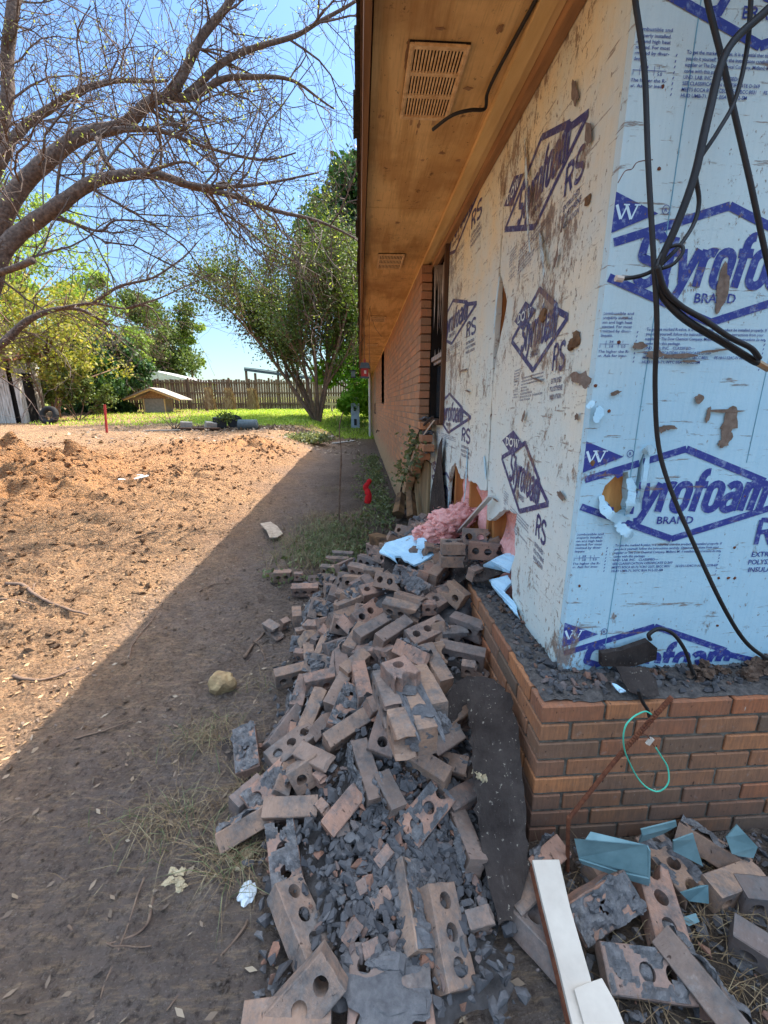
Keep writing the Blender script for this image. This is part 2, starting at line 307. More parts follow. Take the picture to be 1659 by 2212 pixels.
    M['blackplastic'] = simple('black_plastic', (0.03, 0.035, 0.04), (0.015, 0.017, 0.02), 20, 0.5, 0)
    M['stone'] = simple('yellow_stone', (0.50, 0.34, 0.17), (0.20, 0.13, 0.07), 16, 0.9, 1.0, 0.015)
    M['barkpiece'] = simple('pale_wood_bark', (0.50, 0.39, 0.29), (0.30, 0.22, 0.16), 20, 0.9, 0.4, 0.004)
    M['charwood'] = simple('rotten_wood', (0.26, 0.14, 0.065), (0.04, 0.025, 0.018), 12, 0.9, 0.6, 0.01, sc3=(0.3, 1, 1))
    M['fluff'] = simple('fibre_tan', (0.55, 0.44, 0.28), (0.36, 0.27, 0.16), 50, 0.95, 0.9, 0.01)
    M['brownfluff'] = simple('fibre_brown', (0.20, 0.125, 0.085), (0.07, 0.04, 0.028), 60, 0.95, 1.0, 0.01)
    M['whiteplastic'] = simple('white_plastic', (0.70, 0.74, 0.76), (0.55, 0.58, 0.60), 20, 0.5, 0.2, 0.004)
    M['sheathing'] = simple('old_sheathing', (0.33, 0.235, 0.125), (0.17, 0.11, 0.06), 10, 0.9, 0.6, 0.01, sc3=(1, 1, 0.2))
    M['rubber'] = simple('rubber', (0.025, 0.024, 0.024), (0.015, 0.015, 0.015), 20, 0.85, 0.2)
    t = NT('glass_dark', 0.08, 0.6); t.base((0.03, 0.035, 0.04)); M['glass'] = t.m
    M['curtain'] = simple('torn_curtain', (0.45, 0.40, 0.36), (0.20, 0.15, 0.12), 9, 0.9, 0.3, 0.004)
build_mats()
# ------------------------------------------------------------------ mesh helpers
class MB:
    def __init__(s): s.v = []; s.f = []; s.a = []
    def add(s, v, f, a=None):
        n = len(s.v); s.v.extend(v); s.f.extend([tuple(i+n for i in q) for q in f])
        s.a.extend([a if a is not None else 0.0]*len(f)); return s
    def box(s, c, d, R=None, a=None, bev=0.0):
        x, y, z = d[0]/2, d[1]/2, d[2]/2
        if bev:
            vs = []; fs = []
            lv = [(-z, bev), (-z+bev, 0), (z-bev, 0), (z, bev)]
            for h, i in lv:
                X, Y = x-i, y-i
                b2 = bev*0.7 if i == 0 else 0
                vs += [(-X+b2, -Y, h), (X-b2, -Y, h), (X, -Y+b2, h), (X, Y-b2, h), (X-b2, Y, h), (-X+b2, Y, h), (-X, Y-b2, h), (-X, -Y+b2, h)]
            for k in range(3):
                for i in range(8): fs.append((k*8+i, k*8+(i+1) % 8, k*8+8+(i+1) % 8, k*8+8+i))
            fs.append(tuple(range(7, -1, -1))); fs.append(tuple(range(24, 32)))
        else:
            vs = [(-x, -y, -z), (x, -y, -z), (x, y, -z), (-x, y, -z), (-x, -y, z), (x, -y, z), (x, y, z), (-x, y, z)]
            fs = [(3, 2, 1, 0), (4, 5, 6, 7), (0, 1, 5, 4), (1, 2, 6, 5), (2, 3, 7, 6), (3, 0, 4, 7)]
        c = Vector(c); vs = [((R @ Vector(q)) if R else Vector(q))+c for q in vs]
        return s.add(vs, fs, a)
    def tube(s, pts, r, n=8, cap=True, a=None):
        pts = [Vector(p) for p in pts]; k = len(pts)
        if not hasattr(r, '__len__'): r = [r]*k
        vs = []; prev = None
        for i, p in enumerate(pts):
            t = (pts[min(i+1, k-1)]-pts[max(i-1, 0)])
            t = t.normalized() if t.length > 1e-9 else Vector((0, 0, 1))
            if prev is None: u = t.orthogonal().normalized()
            else:
                u = prev-t*prev.dot(t); u = u.normalized() if u.length > 1e-6 else t.orthogonal().normalized()
            prev = u; w = t.cross(u)
            for j in range(n):
                an = 2*math.pi*j/n; vs.append(p+(u*math.cos(an)+w*math.sin(an))*r[i])
        fs = [(i*n+j, i*n+(j+1) % n, (i+1)*n+(j+1) % n, (i+1)*n+j) for i in range(k-1) for j in range(n)]
        if cap: fs += [tuple(range(n-1, -1, -1)), tuple((k-1)*n+j for j in range(n))]
        return s.add(vs, fs, a)
    def prism(s, loop, d, a=None):
        """loop of Vectors, extruded by vector d"""
        loop = [Vector(p) for p in loop]; d = Vector(d); n = len(loop)
        tr = tessellate_polygon([loop])
        vs = loop+[p+d for p in loop]; fs = [tuple(t) for t in tr]+[tuple(i+n for i in t[::-1]) for t in tr]
        fs += [(i, (i+1) % n, n+(i+1) % n, n+i) for i in range(n)]
        return s.add(vs, fs, a)
    def blob(s, c, r, rng, sub=1, jit=0.25, sc=(1, 1, 1), R=None):
        bm = bmesh.new(); bmesh.ops.create_icosphere(bm, subdivisions=sub, radius=1.0)
        o = Vector((rng.uniform(0, 90), rng.uniform(0, 90), rng.uniform(0, 90))); c = Vector(c)
        vs = []
        for v in bm.verts:
            q = v.co*(1+jit*2*mnoise.noise(v.co*1.7+o)+jit*0.5*mnoise.noise(v.co*5+o)); q = Vector((q.x*sc[0], q.y*sc[1], q.z*sc[2]))*r
            vs.append((R @ q if R else q)+c)
        fs = [tuple(v.index for v in f.verts) for f in bm.faces]; bm.free(); return s.add(vs, fs)
    def build(s, name, m, parent=None, smooth=False):
        me = bpy.data.meshes.new(name); me.from_pydata([tuple(v) for v in s.v], [], s.f); me.materials.append(m)
        if any(s.a):
            at = me.attributes.new('rnd', 'FLOAT', 'FACE'); at.data.foreach_set('value', s.a)
        if smooth: me.polygons.foreach_set('use_smooth', [True]*len(me.polygons))
        me.update(); o = bpy.data.objects.new(name, me); scene.collection.objects.link(o)
        if parent is not None:
            o.parent = parent; o.matrix_parent_inverse = Matrix.Translation(parent.location).inverted() if parent.rotation_euler[:] == (0, 0, 0) else parent.matrix_basis.inverted()
        return o
def fixn(o):
    bm = bmesh.new(); bm.from_mesh(o.data); bmesh.ops.recalc_face_normals(bm, faces=bm.faces); bm.to_mesh(o.data); bm.free(); return o
def quads(name, P, m, parent=None):
    """P: array (n,4,3)"""
    P = np.asarray(P, np.float32); n = len(P)
    me = bpy.data.meshes.new(name); me.vertices.add(n*4); me.vertices.foreach_set('co', P.reshape(-1))
    me.loops.add(n*4); me.loops.foreach_set('vertex_index', np.arange(n*4, dtype=np.int32))
    me.polygons.add(n); me.polygons.foreach_set('loop_start', np.arange(0, n*4, 4, dtype=np.int32)); me.polygons.foreach_set('loop_total', np.full(n, 4, np.int32))
    me.update(); me.validate(); me.materials.append(m); o = bpy.data.objects.new(name, me); scene.collection.objects.link(o)
    if parent is not None: o.parent = parent; o.matrix_parent_inverse = Matrix.Translation(parent.location).inverted()
    return o
def tag(o, label=None, cat=None, group=None, kind=None):
    if label: o['label'] = label
    if cat: o['category'] = cat
    if group: o['group'] = group
    if kind: o['kind'] = kind
    return o
def empty(name, loc, label=None, cat=None, group=None):
    o = bpy.data.objects.new(name, None); scene.collection.objects.link(o); o.location = loc; o.empty_display_size = 0.1
    return tag(o, label, cat, group)
def smooth_path(pts, n=6):
    pts = [Vector(p) for p in pts]; out = []
    for i in range(len(pts)-1):
        p0, p1, p2, p3 = pts[max(i-1, 0)], pts[i], pts[i+1], pts[min(i+2, len(pts)-1)]
        for k in range(n):
            t = k/n; out.append(0.5*((2*p1)+(-p0+p2)*t+(2*p0-5*p1+4*p2-p3)*t*t+(-p0+3*p1-3*p2+p3)*t**3))
    out.append(pts[-1]); return out
def leafquads(rng, centers, size, spread=0.0, elong=1.6, up=0.0):
    c = np.asarray(centers, float); n = len(c)
    c = c+rng.normal(0, 1, (n, 3))*spread
    a = rng.normal(0, 1, (n, 3)); a[:, 2] -= up; a /= np.linalg.norm(a, axis=1)[:, None]
    b = rng.normal(0, 1, (n, 3)); b -= a*(a*b).sum(1)[:, None]; b /= np.linalg.norm(b, axis=1)[:, None]
    s = size*rng.uniform(0.6, 1.3, (n, 1)); a = a*s*elong*0.5; b = b*s*0.5
    return np.stack([c-a, c-b*0.9, c+a, c+b*0.9], axis=1)
# ------------------------------------------------------------------ ground
def gbase(x, y):
    x = np.asarray(x, float); y = np.asarray(y, float)
    far = 0.042*np.clip(y, 0, 60)*sstep(0, 7, y); near = 0.013*np.clip(y, 0, 60)
    k = sstep(-0.6, -2.2, x) if False else np.clip((-0.5-x)/2.2, 0, 1)
    k = np.maximum(k*k*(3-2*k), sstep(17, 24, y))
    return far*k+near*(1-k)
MOUNDS = [(-5.2, 7.5, 0.8, 0.30), (-4.6, 6.3, 0.7, 0.22), (-6.3, 7.0, 1.1, 0.35), (-3.4, 6.6, 0.6, 0.10), (-4.9, 5.3, 0.7, 0.13), (-2.6, 10.2, 0.7, 0.20), (-1.9, 9.4, 0.55, 0.14), (-3.9, 9.6, .8, .16), (-4.4, 4.5, 0.5, 0.07), (-2.7, 7.2, .5, .06)]
def gheight(x, y, fine=True):
    x = np.asarray(x, float); y = np.asarray(y, float)
    z = gbase(x, y)
    for mx, my, r, h in MOUNDS: z = z+h*np.exp(-((x-mx)**2+(y-my)**2)/r**2)*(1+1.3*vnoise(x*5, y*5, 3))
    sun = np.clip((-1.3-x)/1.0, 0.0, 1)*np.clip((17-y)/4, 0, 1)
    u = x*0.98-y*0.17; w = y*0.98+x*0.17
    z = z+0.045*fbm(x*1.3, y*1.3, 5, 3)*(0.4+sun)
    z = z+sun*(0.075*fbm(u*1.6, w*7, 11, 5, 0.66)) + 0.026*fbm(x*9, y*9, 21, 4, 0.65)
    return z
def ground():
    xs = np.concatenate([-np.geomspace(400, 6.2, 50), np.linspace(-6, 2.4, 430), np.geomspace(2.6, 400, 40)])
    ys = np.concatenate([-np.geomspace(100, 1, 12), np.linspace(-0.6, 0.3, 10), np.linspace(0.34, 3.2, 170), np.linspace(3.23, 8, 180), np.linspace(8.06, 30, 230), np.geomspace(31, 900, 30)])
    X, Y = np.meshgrid(xs, ys); Z = gheight(X, Y)
    nx, ny = len(xs), len(ys); co = np.stack([X, Y, Z], -1).reshape(-1, 3).astype(np.float32)
    i = (np.arange(ny-1)[:, None]*nx+np.arange(nx-1)[None]).reshape(-1)
    q = np.stack([i, i+1, i+nx+1, i+nx], 1).astype(np.int32)
    me = bpy.data.meshes.new('ground'); me.vertices.add(len(co)); me.vertices.foreach_set('co', co.reshape(-1))
    me.loops.add(q.size); me.loops.foreach_set('vertex_index', q.reshape(-1)); me.polygons.add(len(q))
    me.polygons.foreach_set('loop_start', np.arange(0, q.size, 4, dtype=np.int32)); me.polygons.foreach_set('loop_total', np.full(len(q), 4, np.int32))
    me.polygons.foreach_set('use_smooth', np.ones(len(q), bool)); me.update()
    x, y = co[:, 0], co[:, 1]
    orange = np.clip(np.exp(-((x+5.5)**2/8+(y-6.5)**2/12))*1.3+np.exp(-((x+2.6)**2/2+(y-10)**2/1.5))*.9, 0, 1)
    eave_shade = np.clip((x+1.75+0.5*fbm(x*1.5, y*1.5, 9))/0.9, 0, 1)*np.clip((16-y)/4, 0, 1)  # mask of the painted shade tone, edge set along the eave shadow
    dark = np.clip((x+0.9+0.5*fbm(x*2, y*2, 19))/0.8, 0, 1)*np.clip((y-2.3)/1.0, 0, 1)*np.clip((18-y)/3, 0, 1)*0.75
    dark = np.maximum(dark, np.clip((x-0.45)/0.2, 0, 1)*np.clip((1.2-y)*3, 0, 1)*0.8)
    green = np.clip((y-15.6+2*fbm(x*.5, y*.5, 31))/2, 0, 1)*np.clip((x+8.5)/3, 0, 1)
    green = np.maximum(green, np.clip((y-29)/2, 0, 1))*(0.75+0.5*fbm(x*2, y*2, 8))
    for nm, d in (('orange', orange), ('near', eave_shade), ('dark', dark), ('green', np.clip(green, 0, 1))):
        at = me.attributes.new(nm, 'FLOAT', 'POINT'); at.data.foreach_set('value', d.astype(np.float32))
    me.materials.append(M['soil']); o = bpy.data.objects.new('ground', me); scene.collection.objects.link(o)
    tag(o, 'bare brown soil yard, orange where turned over, greening towards the fence', 'ground', kind='structure')
ground()
def gz(x, y): return float(gheight(x, y))
def ong(x, y, dz=0.0):
    """point where the view line meets the ground (ray march)"""
    r = ray(x, y); r = r/r[1]; t = 0.3
    while t < 60:
        p = r*t
        if p[2]+CAMZ <= gz(p[0], p[1])+dz: break
        t += 0.01 if t < 5 else 0.05
    return Vector((p[0], p[1], p[2]+CAMZ))
def footprint(x, y):
    """far ground point using the smooth slope only"""
    r = ray(x, y); r = r/r[1]; t = 0.5
    while t < 60:
        p = r*t
        if p[2]+CAMZ <= float(gbase(p[0], p[1])): break
        t += 0.05
    return Vector((p[0], p[1], gz(p[0], p[1])))
#@@PART2
# ------------------------------------------------------------------ house
WX, FY, LT = 0.54, 1.04, 0.541          # brick face planes and ledge top
FX, FFY = 0.665, 1.20                  # foam planes (side wall, front wall)
SZ = 2.59                              # soffit height
house = empty('brick_house', (WX, FY, 0), 'low brick house with its veneer torn off the printed blue foam board, orange soffit above', 'house')
rg = random.Random(7)
def pip(x, y, loop):
    c = False; n = len(loop); j = n-1
    for i in range(n):
        xi, yi = loop[i]; xj, yj = loop[j]
        if (yi > y) != (yj > y) and x < (xj-xi)*(y-yi)/(yj-yi)+xi: c = not c
        j = i
    return c
def ledge():
    b = MB(); p = 0.0677; bh = 0.0575; x2 = 2.7; y2 = 2.75
    for c in range(11):
        zc = LT-0.002-bh/2-c*p
        x = WX
        if c % 2: x += 0.102
        first = True
        while x < x2:
            L = 0.1935; j = rg.uniform(-.0015, .0015)
            cx0 = x
            b.box((x+L/2, FY+0.045+j, zc+rg.uniform(-.001, .001)), (L, 0.09, bh), Matrix.Rotation(rg.uniform(-.004, .004), 3, 'Y'), rg.random()*0.98+0.01, 0.0035); x += 0.2035
        y = FY+(0.0 if c % 2 else 0.1)
        while y < y2:
            L = 0.1935; j = rg.uniform(-.0015, .0015)
            b.box((WX+0.045+j, y+L/2, zc+rg.uniform(-.001, .001)), (0.09, L, bh), None, rg.random()*0.98+0.01, 0.0035); y += 0.2035
    fixn(b.build('brick_ledge', M['wallbrick'], house))
    m = MB(); m.box(((WX+x2)/2+.003, FY+0.051, (LT-0.01+-0.2)/2), (x2-WX-0.006, 0.088, LT+0.19))
    m.box((WX+0.051, (FY+y2)/2+.06, (LT-0.0102-0.2)/2), (0.088, y2-FY, LT+0.1898))
    m.build('ledge_mortar', M['wallmortar'], house)
    g = MB(); nx = 90                                      # rough mortar bed left on the top course
    def bed(p0, dx, dy, L, W, seed):
        n1, n2 = int(L/.012), 7; vs = []
        for i in range(n1+1):
            e0 = .012+.010*mnoise.noise(Vector((i*.3, seed, 0)))
            for j in range(n2+1):
                q = Vector(p0)+Vector(dx)*(L*i/n1)+Vector(dy)*(e0+(W-e0)*j/n2); q.z = LT+(.0005 if j == 0 else .005+.005*mnoise.noise(q*45)+.003*mnoise.noise(q*120)); vs.append(q)
        g.add(vs, [(i*(n2+1)+j, (i+1)*(n2+1)+j, (i+1)*(n2+1)+j+1, i*(n2+1)+j+1) for i in range(n1) for j in range(n2)])
    bed((WX+.10, FY, 0), (1, 0, 0), (0, 1, 0), 2.0, .16, 1); bed((WX, FY+.02, 0), (0, 1, 0), (1, 0, 0), 1.6, .13, 2)
    fixn(g.build('mortar_bed', M['debrisbed'], house))
ledge()
EDGE = [(3.86, 2.7), (3.86, 1.26)]+[(lambda q: (q.y, q.z))(onx(x, y, .585)) for x, y in [(920, 920), (922, 946), (923, 966), (917, 985), (899, 1009), (888, 1033), (881, 1058)]]+[(5.5, 0.25), (5.5, -0.3)]
EDGE = [(max(y, 3.8), z) for y, z in EDGE]; print('EDGE', EDGE)
def edge_y(z):
    for (y0, z0), (y1, z1) in zip(EDGE, EDGE[1:]):
        if z0 >= z >= z1: return y0+(y1-y0)*(z0-z)/(z0-z1)
    return 5.4
WIN = [(9.35, 10.3, 1.46, 2.6), (14.2, 15.6, 1.15, 2.6)]
YEND = 19.0
def longwall():
    b = MB(); p = 0.0677; bh = 0.0575
    mt = MB()
    for c in range(40):
        zc = 2.555-bh/2-c*p
        if zc < -0.12: break
        e = edge_y(zc); y = 3.86+(0.102 if c % 2 else 0); start = None
        if c % 2 and e < 3.9: b.box((WX+0.045, 3.86+0.045, zc), (0.09, 0.092, bh), None, rg.random()*0.3+0.01)
        while y < YEND:
            L = 0.1935
            if y+L*0.6 > e and not any(a-0.08 < y+L/2 < bb+0.08 and z0 < zc < z1 for a, bb, z0, z1 in WIN):
                if start is None: start = y
                rnd = rg.random()*0.98+0.01
                b.box((WX+0.045+rg.uniform(-.002, .002), y+L/2, zc), (0.09, L, bh), None, rnd, 0.003 if y < 5.5 else 0)
            y += 0.2035
        s = (start or e)+0.02; segs = [(s, YEND)]
        for a, bb, z0, z1 in WIN:
            if z0 < zc < z1: segs = [q for sgm in segs for q in ([(sgm[0], a), (bb, sgm[1])] if sgm[0] < a else [sgm])]
        for a, bb in segs: mt.box((WX+0.045, (a+bb)/2, zc-0.005), (0.082, bb-a, p-0.0002))
    fixn(b.build('brick_wall', M['wallbrick'], house)); mt.build('wall_mortar', M['farmortar'], house)
    for a, bb, z0, z1 in WIN:
        w = MB(); w.box((WX+0.115, (a+bb)/2, (z0+z1)/2), (0.03, bb-a+.12, z1-z0)); wo = w.build('window', M['framewood'], house)
        for k in (0, 1):
            y0 = a+0.06+k*(bb-a)/2
            g = MB(); g.box((WX+0.096, y0+(bb-a)/4-.04, (z0+z1)/2), (0.006, (bb-a)/2-0.1, z1-z0-0.14)); g.build('pane', M['glass'], wo)
        s = MB(); s.box((WX+0.05, (a+bb)/2, z0-0.01), (0.11, bb-a+0.02, 0.03), Matrix.Rotation(0.12, 3, 'Y')); s.build('sill', M['framewood'], wo)
longwall()
def core():
    b = MB()
    b.box((4.9, 10.2, 1.2), (8.0, 17.6, 2.78))            # far block behind the studs starts at X .9
    b.build('wall_core', M['dark'], house)
    s = MB()                                             # sheathing behind far veneer
    s.box((0.68, 11.6, 1.2), (0.03, 14.8, 2.75)); s.box((0.79, YEND+.02, 1.2), (0.5, 0.04, 2.75)); s.build('sheathing', M['sheathing'], house)
    st = MB()
    for y in (1.27, 1.66, 2.07, 2.17, 2.56, 2.97, 3.30): st.box((0.74, y, 1.28), (0.09, 0.038, 2.6))
    for x in (0.86, 1.27, 1.68, 2.09, 2.5): st.box((x, 1.30, 1.28), (0.038, 0.09, 2.6))
    st.box((0.741, 2.3, 0.02), (0.092, 2.2, 0.04)); st.build('wall_stud', M['stud'], house)
    bt = MB(); rng = random.Random(3)
    n1, n2 = 70, 90
    vs = []
    for i in range(n1):
        for j in range(n2):
            y = 1.24+(3.28-1.24)*i/(n1-1); z = 0.0+2.5*j/(n2-1)
            d = 0.035*mnoise.noise(Vector((y*9, z*9, 0)))+0.02*mnoise.noise(Vector((y*30, z*30, 4)))
            sy = min(abs(y-q) for q in (1.27, 1.66, 2.07, 2.56, 2.97, 3.30)); d -= 0.0 if sy > 0.06 else -0.04
            vs.append((0.735+d, y, z))
    fs = [(i*n2+j, i*n2+j+1, (i+1)*n2+j+1, (i+1)*n2+j) for i in range(n1-1) for j in range(n2-1)]
    bt.add(vs, fs); bt.build('insulation_batt', M['pink'], house, True)
    pb = MB(); pb.box((1.75, 1.2385, 1.2), (2.0, 0.012, 2.6)); pb.build('plywood_backing', M['brightwood'], house)
core()
# --- foam boards
P1 = [(1.231, .55), (1.58, .53), (1.66, .60), (1.70, .72), (1.665, .80), (1.70, .90), (1.683, .973), (1.78, .965), (1.9, .925), (2.0, .86), (2.082, .835), (2.10, .95), (2.112, 1.3), (2.13, 1.56), (2.095, 1.66), (2.02, 1.80), (2.00, 1.87), (2.05, 1.93), (2.125, 2.03), (2.13, 2.57), (1.231, 2.57)]
P2L = [(2.128, .985), (2.141, 1.56), (2.150, 1.75), (2.137, 2.57), (3.33, 2.57), (3.33, 1.30), (4.6, 1.30), (4.6, 0.0), (3.16, 0.0), (3.10, .55), (3.06, .85), (2.98, .99), (2.86, 1.03), (2.70, .95), (2.62, .96), (2.56, 1.05), (2.50, 0.97), (2.35, .985), (2.22, .965)]
def rough(loop, amp, step, seed, keep=lambda a, b: False):
    out = []; r = random.Random(seed)
    for i in range(len(loop)):
        a, b = Vector(loop[i]).to_2d(), Vector(loop[(i+1) % len(loop)]).to_2d()
        L = (b-a).length; out.append((a.x, a.y))
        if keep(a, b) or L < step: continue
        n = int(L/step); nn = Vector((-(b-a).y, (b-a).x)).normalized()
        for k in range(1, n):
            q = a+(b-a)*(k/n)+nn*r.uniform(-amp, amp); out.append((q.x, q.y))
    return out
straight = lambda a, b: (abs(a.x-b.x) < 0.012 and abs(a.y-b.y) > 0.3) or abs(a.y-b.y) < 1e-4 or abs(a.x-b.x) > 0.8
P1 = rough(P1, 0.007, 0.03, 1, straight); P2L = rough(P2L, 0.007, 0.03, 2, straight)
HOLE = [tuple((lambda q: (q.x, q.z))(ony(*P2(*p), FFY))) for p in [(250, 955), (268, 905), (295, 880), (330, 845), (365, 828), (402, 822), (408, 870), (400, 930), (404, 985), (392, 1025), (400, 1052), (352, 1082), (330, 1060), (300, 1035), (285, 1000), (262, 985)]]
HOLE2 = [tuple((lambda q: (q.x, q.z))(ony(*P2(*p), FFY))) for p in [(488, 722), (500, 715), (482, 800), (478, 870), (452, 960), (436, 1010), (425, 1000), (438, 930), (455, 850), (462, 790)]]
FRONT = [(FX, .545), (2.7, .545), (2.7, 2.57), (FX, 2.57)]
def sheet(name, loops, fr, th, m, parent, amp=0.0, step=0.0):
    ls = [[Vector((a, b, 0)) for a, b in L] for L in loops]
    tr = tessellate_polygon(ls); flat = [p for L in ls for p in L]; n = len(flat)
    mb = MB(); vs = [fr(p.x, p.y, 0) for p in flat]+[fr(p.x, p.y, th) for p in flat]
    fs = [tuple(t) for t in tr]+[tuple(i+n for i in t[::-1]) for t in tr]; o = 0
    for L in ls:
        k = len(L); fs += [(o+i, o+(i+1) % k, n+o+(i+1) % k, n+o+i) for i in range(k)]; o += k
    mb.add(vs, fs); return fixn(mb.build(name, m, parent))
frL = lambda y, z, d: Vector((FX+d, y, z)); frF = lambda x, z, d: Vector((x, FFY+d, z))
foamL1 = sheet('foam_board', [P1], frL, 0.03, M['foam_aged'], house)
foamL2 = sheet('foam_board', [P2L], frL, 0.026, M['foam_aged'], house)
foamF = sheet('foam_board', [[(FX+0.0, .545), (2.7, .545), (2.7, 2.57), (FX+0.0, 2.57)], HOLE, HOLE2], frF, 0.03, M['foam'], house)
foamF['label'] = 'front foam board, bluer, with a torn hole showing wood'
sv = MB(); sv.box((0.66, FFY+.003, 1.5), (0.004, 0.02, 2.0)); 
# --- print
class Pr:
    """flat lettering; every stroke 0.12 mm further out"""
    def __init__(s, place, clip, su=1.0): s.place = place; s.clip = clip; s.su = su; s.mb = MB(); s.w = MB(); s.k = 0
    extra = 0.0
    def lift(s): s.k += 1; return s.extra+0.0012+0.00012*(s.k % 12)
    def put(s, mb, vs, fs, lay):
        keep = [f for f in fs if s.clip(*s.place2(sum(vs[i][0] for i in f)/len(f), sum(vs[i][1] for i in f)/len(f)))]
        if keep: mb.add([s.place(u, v, -lay) for u, v in vs], keep)
    def place2(s, u, v): q = s.place(u, v, 0); return (q.x, q.z) if s.front else (q.y, q.z)
    def stroke(s, pts, w, mb=None, close=False, w2=None):
        mb = mb or s.mb; pts = [Vector(p) for p in pts]
        if close: pts = pts+[pts[0]]
        # resample
        q = [pts[0]]
        for a, b in zip(pts, pts[1:]):
            n = max(1, int((b-a).length/0.012)); q += [a+(b-a)*(k/n) for k in range(1, n+1)]
        n = len(q); vs = []
        for i in range(n):
            if close: a, c = q[(i-1) % (n-1)], q[(i+1) % (n-1)]
            else: a, c = q[max(i-1, 0)], q[min(i+1, n-1)]
            d1 = (q[i]-a); d2 = (c-q[i]); 
            d1 = d1.normalized() if d1.length > 1e-9 else d2.normalized(); d2 = d2.normalized() if d2.length > 1e-9 else d1
            t = (d1+d2); t = t.normalized() if t.length > 1e-6 else d1
            nn = Vector((-t.y, t.x)); cs = max(0.5, abs(nn.dot(Vector((-d1.y, d1.x))))); ww = w/2/cs
            vs += [q[i]+nn*ww, q[i]-nn*ww]
        fs = [(2*i, 2*i+1, 2*i+3, 2*i+2) for i in range(n-1)]
        s.put(mb, [(v.x, v.y) for v in vs], fs, s.lift() if mb is s.mb else s.lift()+0.0014)
    def fill(s, pts):
        n = 14; 
        # diamond filled by strips
        (lx, ly), (tx, ty), (rx, ry), (bx, by) = pts; vs = []; fs = []
        for i in range(n+1):
            a = i/n
            if a < .5: t = a*2; up_ = (lx+(tx-lx)*t, ly+(ty-ly)*t); dn = (lx+(bx-lx)*t, ly+(by-ly)*t)
            else: t = a*2-1; up_ = (tx+(rx-tx)*t, ty+(ry-ty)*t); dn = (bx+(rx-bx)*t, by+(ry-by)*t)
            for k in range(7): vs.append((up_[0]+(dn[0]-up_[0])*k/6, up_[1]+(dn[1]-up_[1])*k/6))
        for i in range(n):
            for k in range(6): fs.append((i*7+k, i*7+k+1, i*7+7+k+1, i*7+7+k))
        s.put(s.mb, vs, fs, s.lift())
    def text(s, txt, u, v, h, width=None, right=False, bold=0.0, shear=0.0):
        vs, fs, x0, x1 = textmesh(txt, bold)
        k = h/0.70; kx = k if not width else width/(x1-x0)
        off = u-x0*kx if not right else u-x1*kx
        s.put(s.mb, [(x*kx+off+shear*y*k, y*k+v) for x, y in vs], fs, s.lift())
_tc = {}
def textmesh(txt, bold=0.0):
    if (txt, bold) in _tc: return _tc[(txt, bold)]
    cu = bpy.data.curves.new('t', 'FONT'); cu.body = txt; cu.size = 1; cu.resolution_u = 2; cu.offset = bold
    o = bpy.data.objects.new('t', cu); scene.collection.objects.link(o)
    me = o.to_mesh(); vs = [(v.co.x, v.co.y) for v in me.vertices]; fs = [tuple(p.vertices) for p in me.polygons]; o.to_mesh_clear()
    bpy.data.objects.remove(o); bpy.data.curves.remove(cu)
    x0 = min(v[0] for v in vs); x1 = max(v[0] for v in vs); _tc[(txt, bold)] = (vs, fs, x0, x1); return _tc[(txt, bold)]
def arc(cx, cy, rx, ry, a0, a1, n=9): return [(cx+rx*math.cos(RAD(a0+(a1-a0)*i/n)), cy+ry*math.sin(RAD(a0+(a1-a0)*i/n))) for i in range(n+1)]
def glyphs(p, u0, v0, width, xh, w, word='Styrofoam'):
    """the word Styrofoam, heavy condensed, x-height xh; scaled to width"""
    S = {}
    h = 1.0; A = 1.44
    S['S'] = (0.78, [arc(.40, A-.36, .29, .30, 20, 180)+arc(.40, A-.62, .29, .12, 180, 225, 2)+[(.55, .62)]+arc(.40, .36, .29, .30, 30, -160)])
    S['t'] = (0.50, [[(.22, 1.32), (.22, .3)]+arc(.38, .26, .16, .20, 180, 280, 5), [(.02, .93), (.46, .93)]])
    S['y'] = (0.66, [[(.06, 1.0), (.30, .12)], [(.58, 1.0), (.30, -.02), (.20, -.30), (.02, -.34)]])
    S['r'] = (0.50, [[(.12, 1.0), (.12, 0)], arc(.36, .66, .23, .28, 170, 60, 6)])
    S['o'] = (0.66, [arc(.31, .72, .22, .23, 0, 180, 8)+arc(.31, .28, .22, .23, 180, 360, 8)])
    S['f'] = (0.50, [[(.20, 0), (.20, 1.15)]+arc(.38, 1.15, .18, .22, 180, 80, 6), [(.0, .93), (.46, .93)]])
    S['a'] = (0.70, [arc(.30, .70, .22, .24, 150, 0, 7)+[(.52, .0)], [(.52, .56), (.30, .56)]+arc(.29, .29, .21, .25, 100, 270, 8)+[(.50, .10)]])
    S['m'] = (0.98, [[(.10, 1.0), (.10, 0)], arc(.28, .72, .17, .22, 180, 0, 7)+[(.45, 0)], arc(.62, .72, .17, .22, 180, 0, 7)+[(.79, 0)]])
    tot = sum(S[c][0] for c in word); k = width/tot; x = u0
    for c in word:
        aw, st = S[c]
        for s in st:
            pts = [(x+a*k+(b*xh)*0.16, v0+b*xh) for a, b in s]
            p.stroke(pts, w, close=(c == 'o'))
        x += aw*k
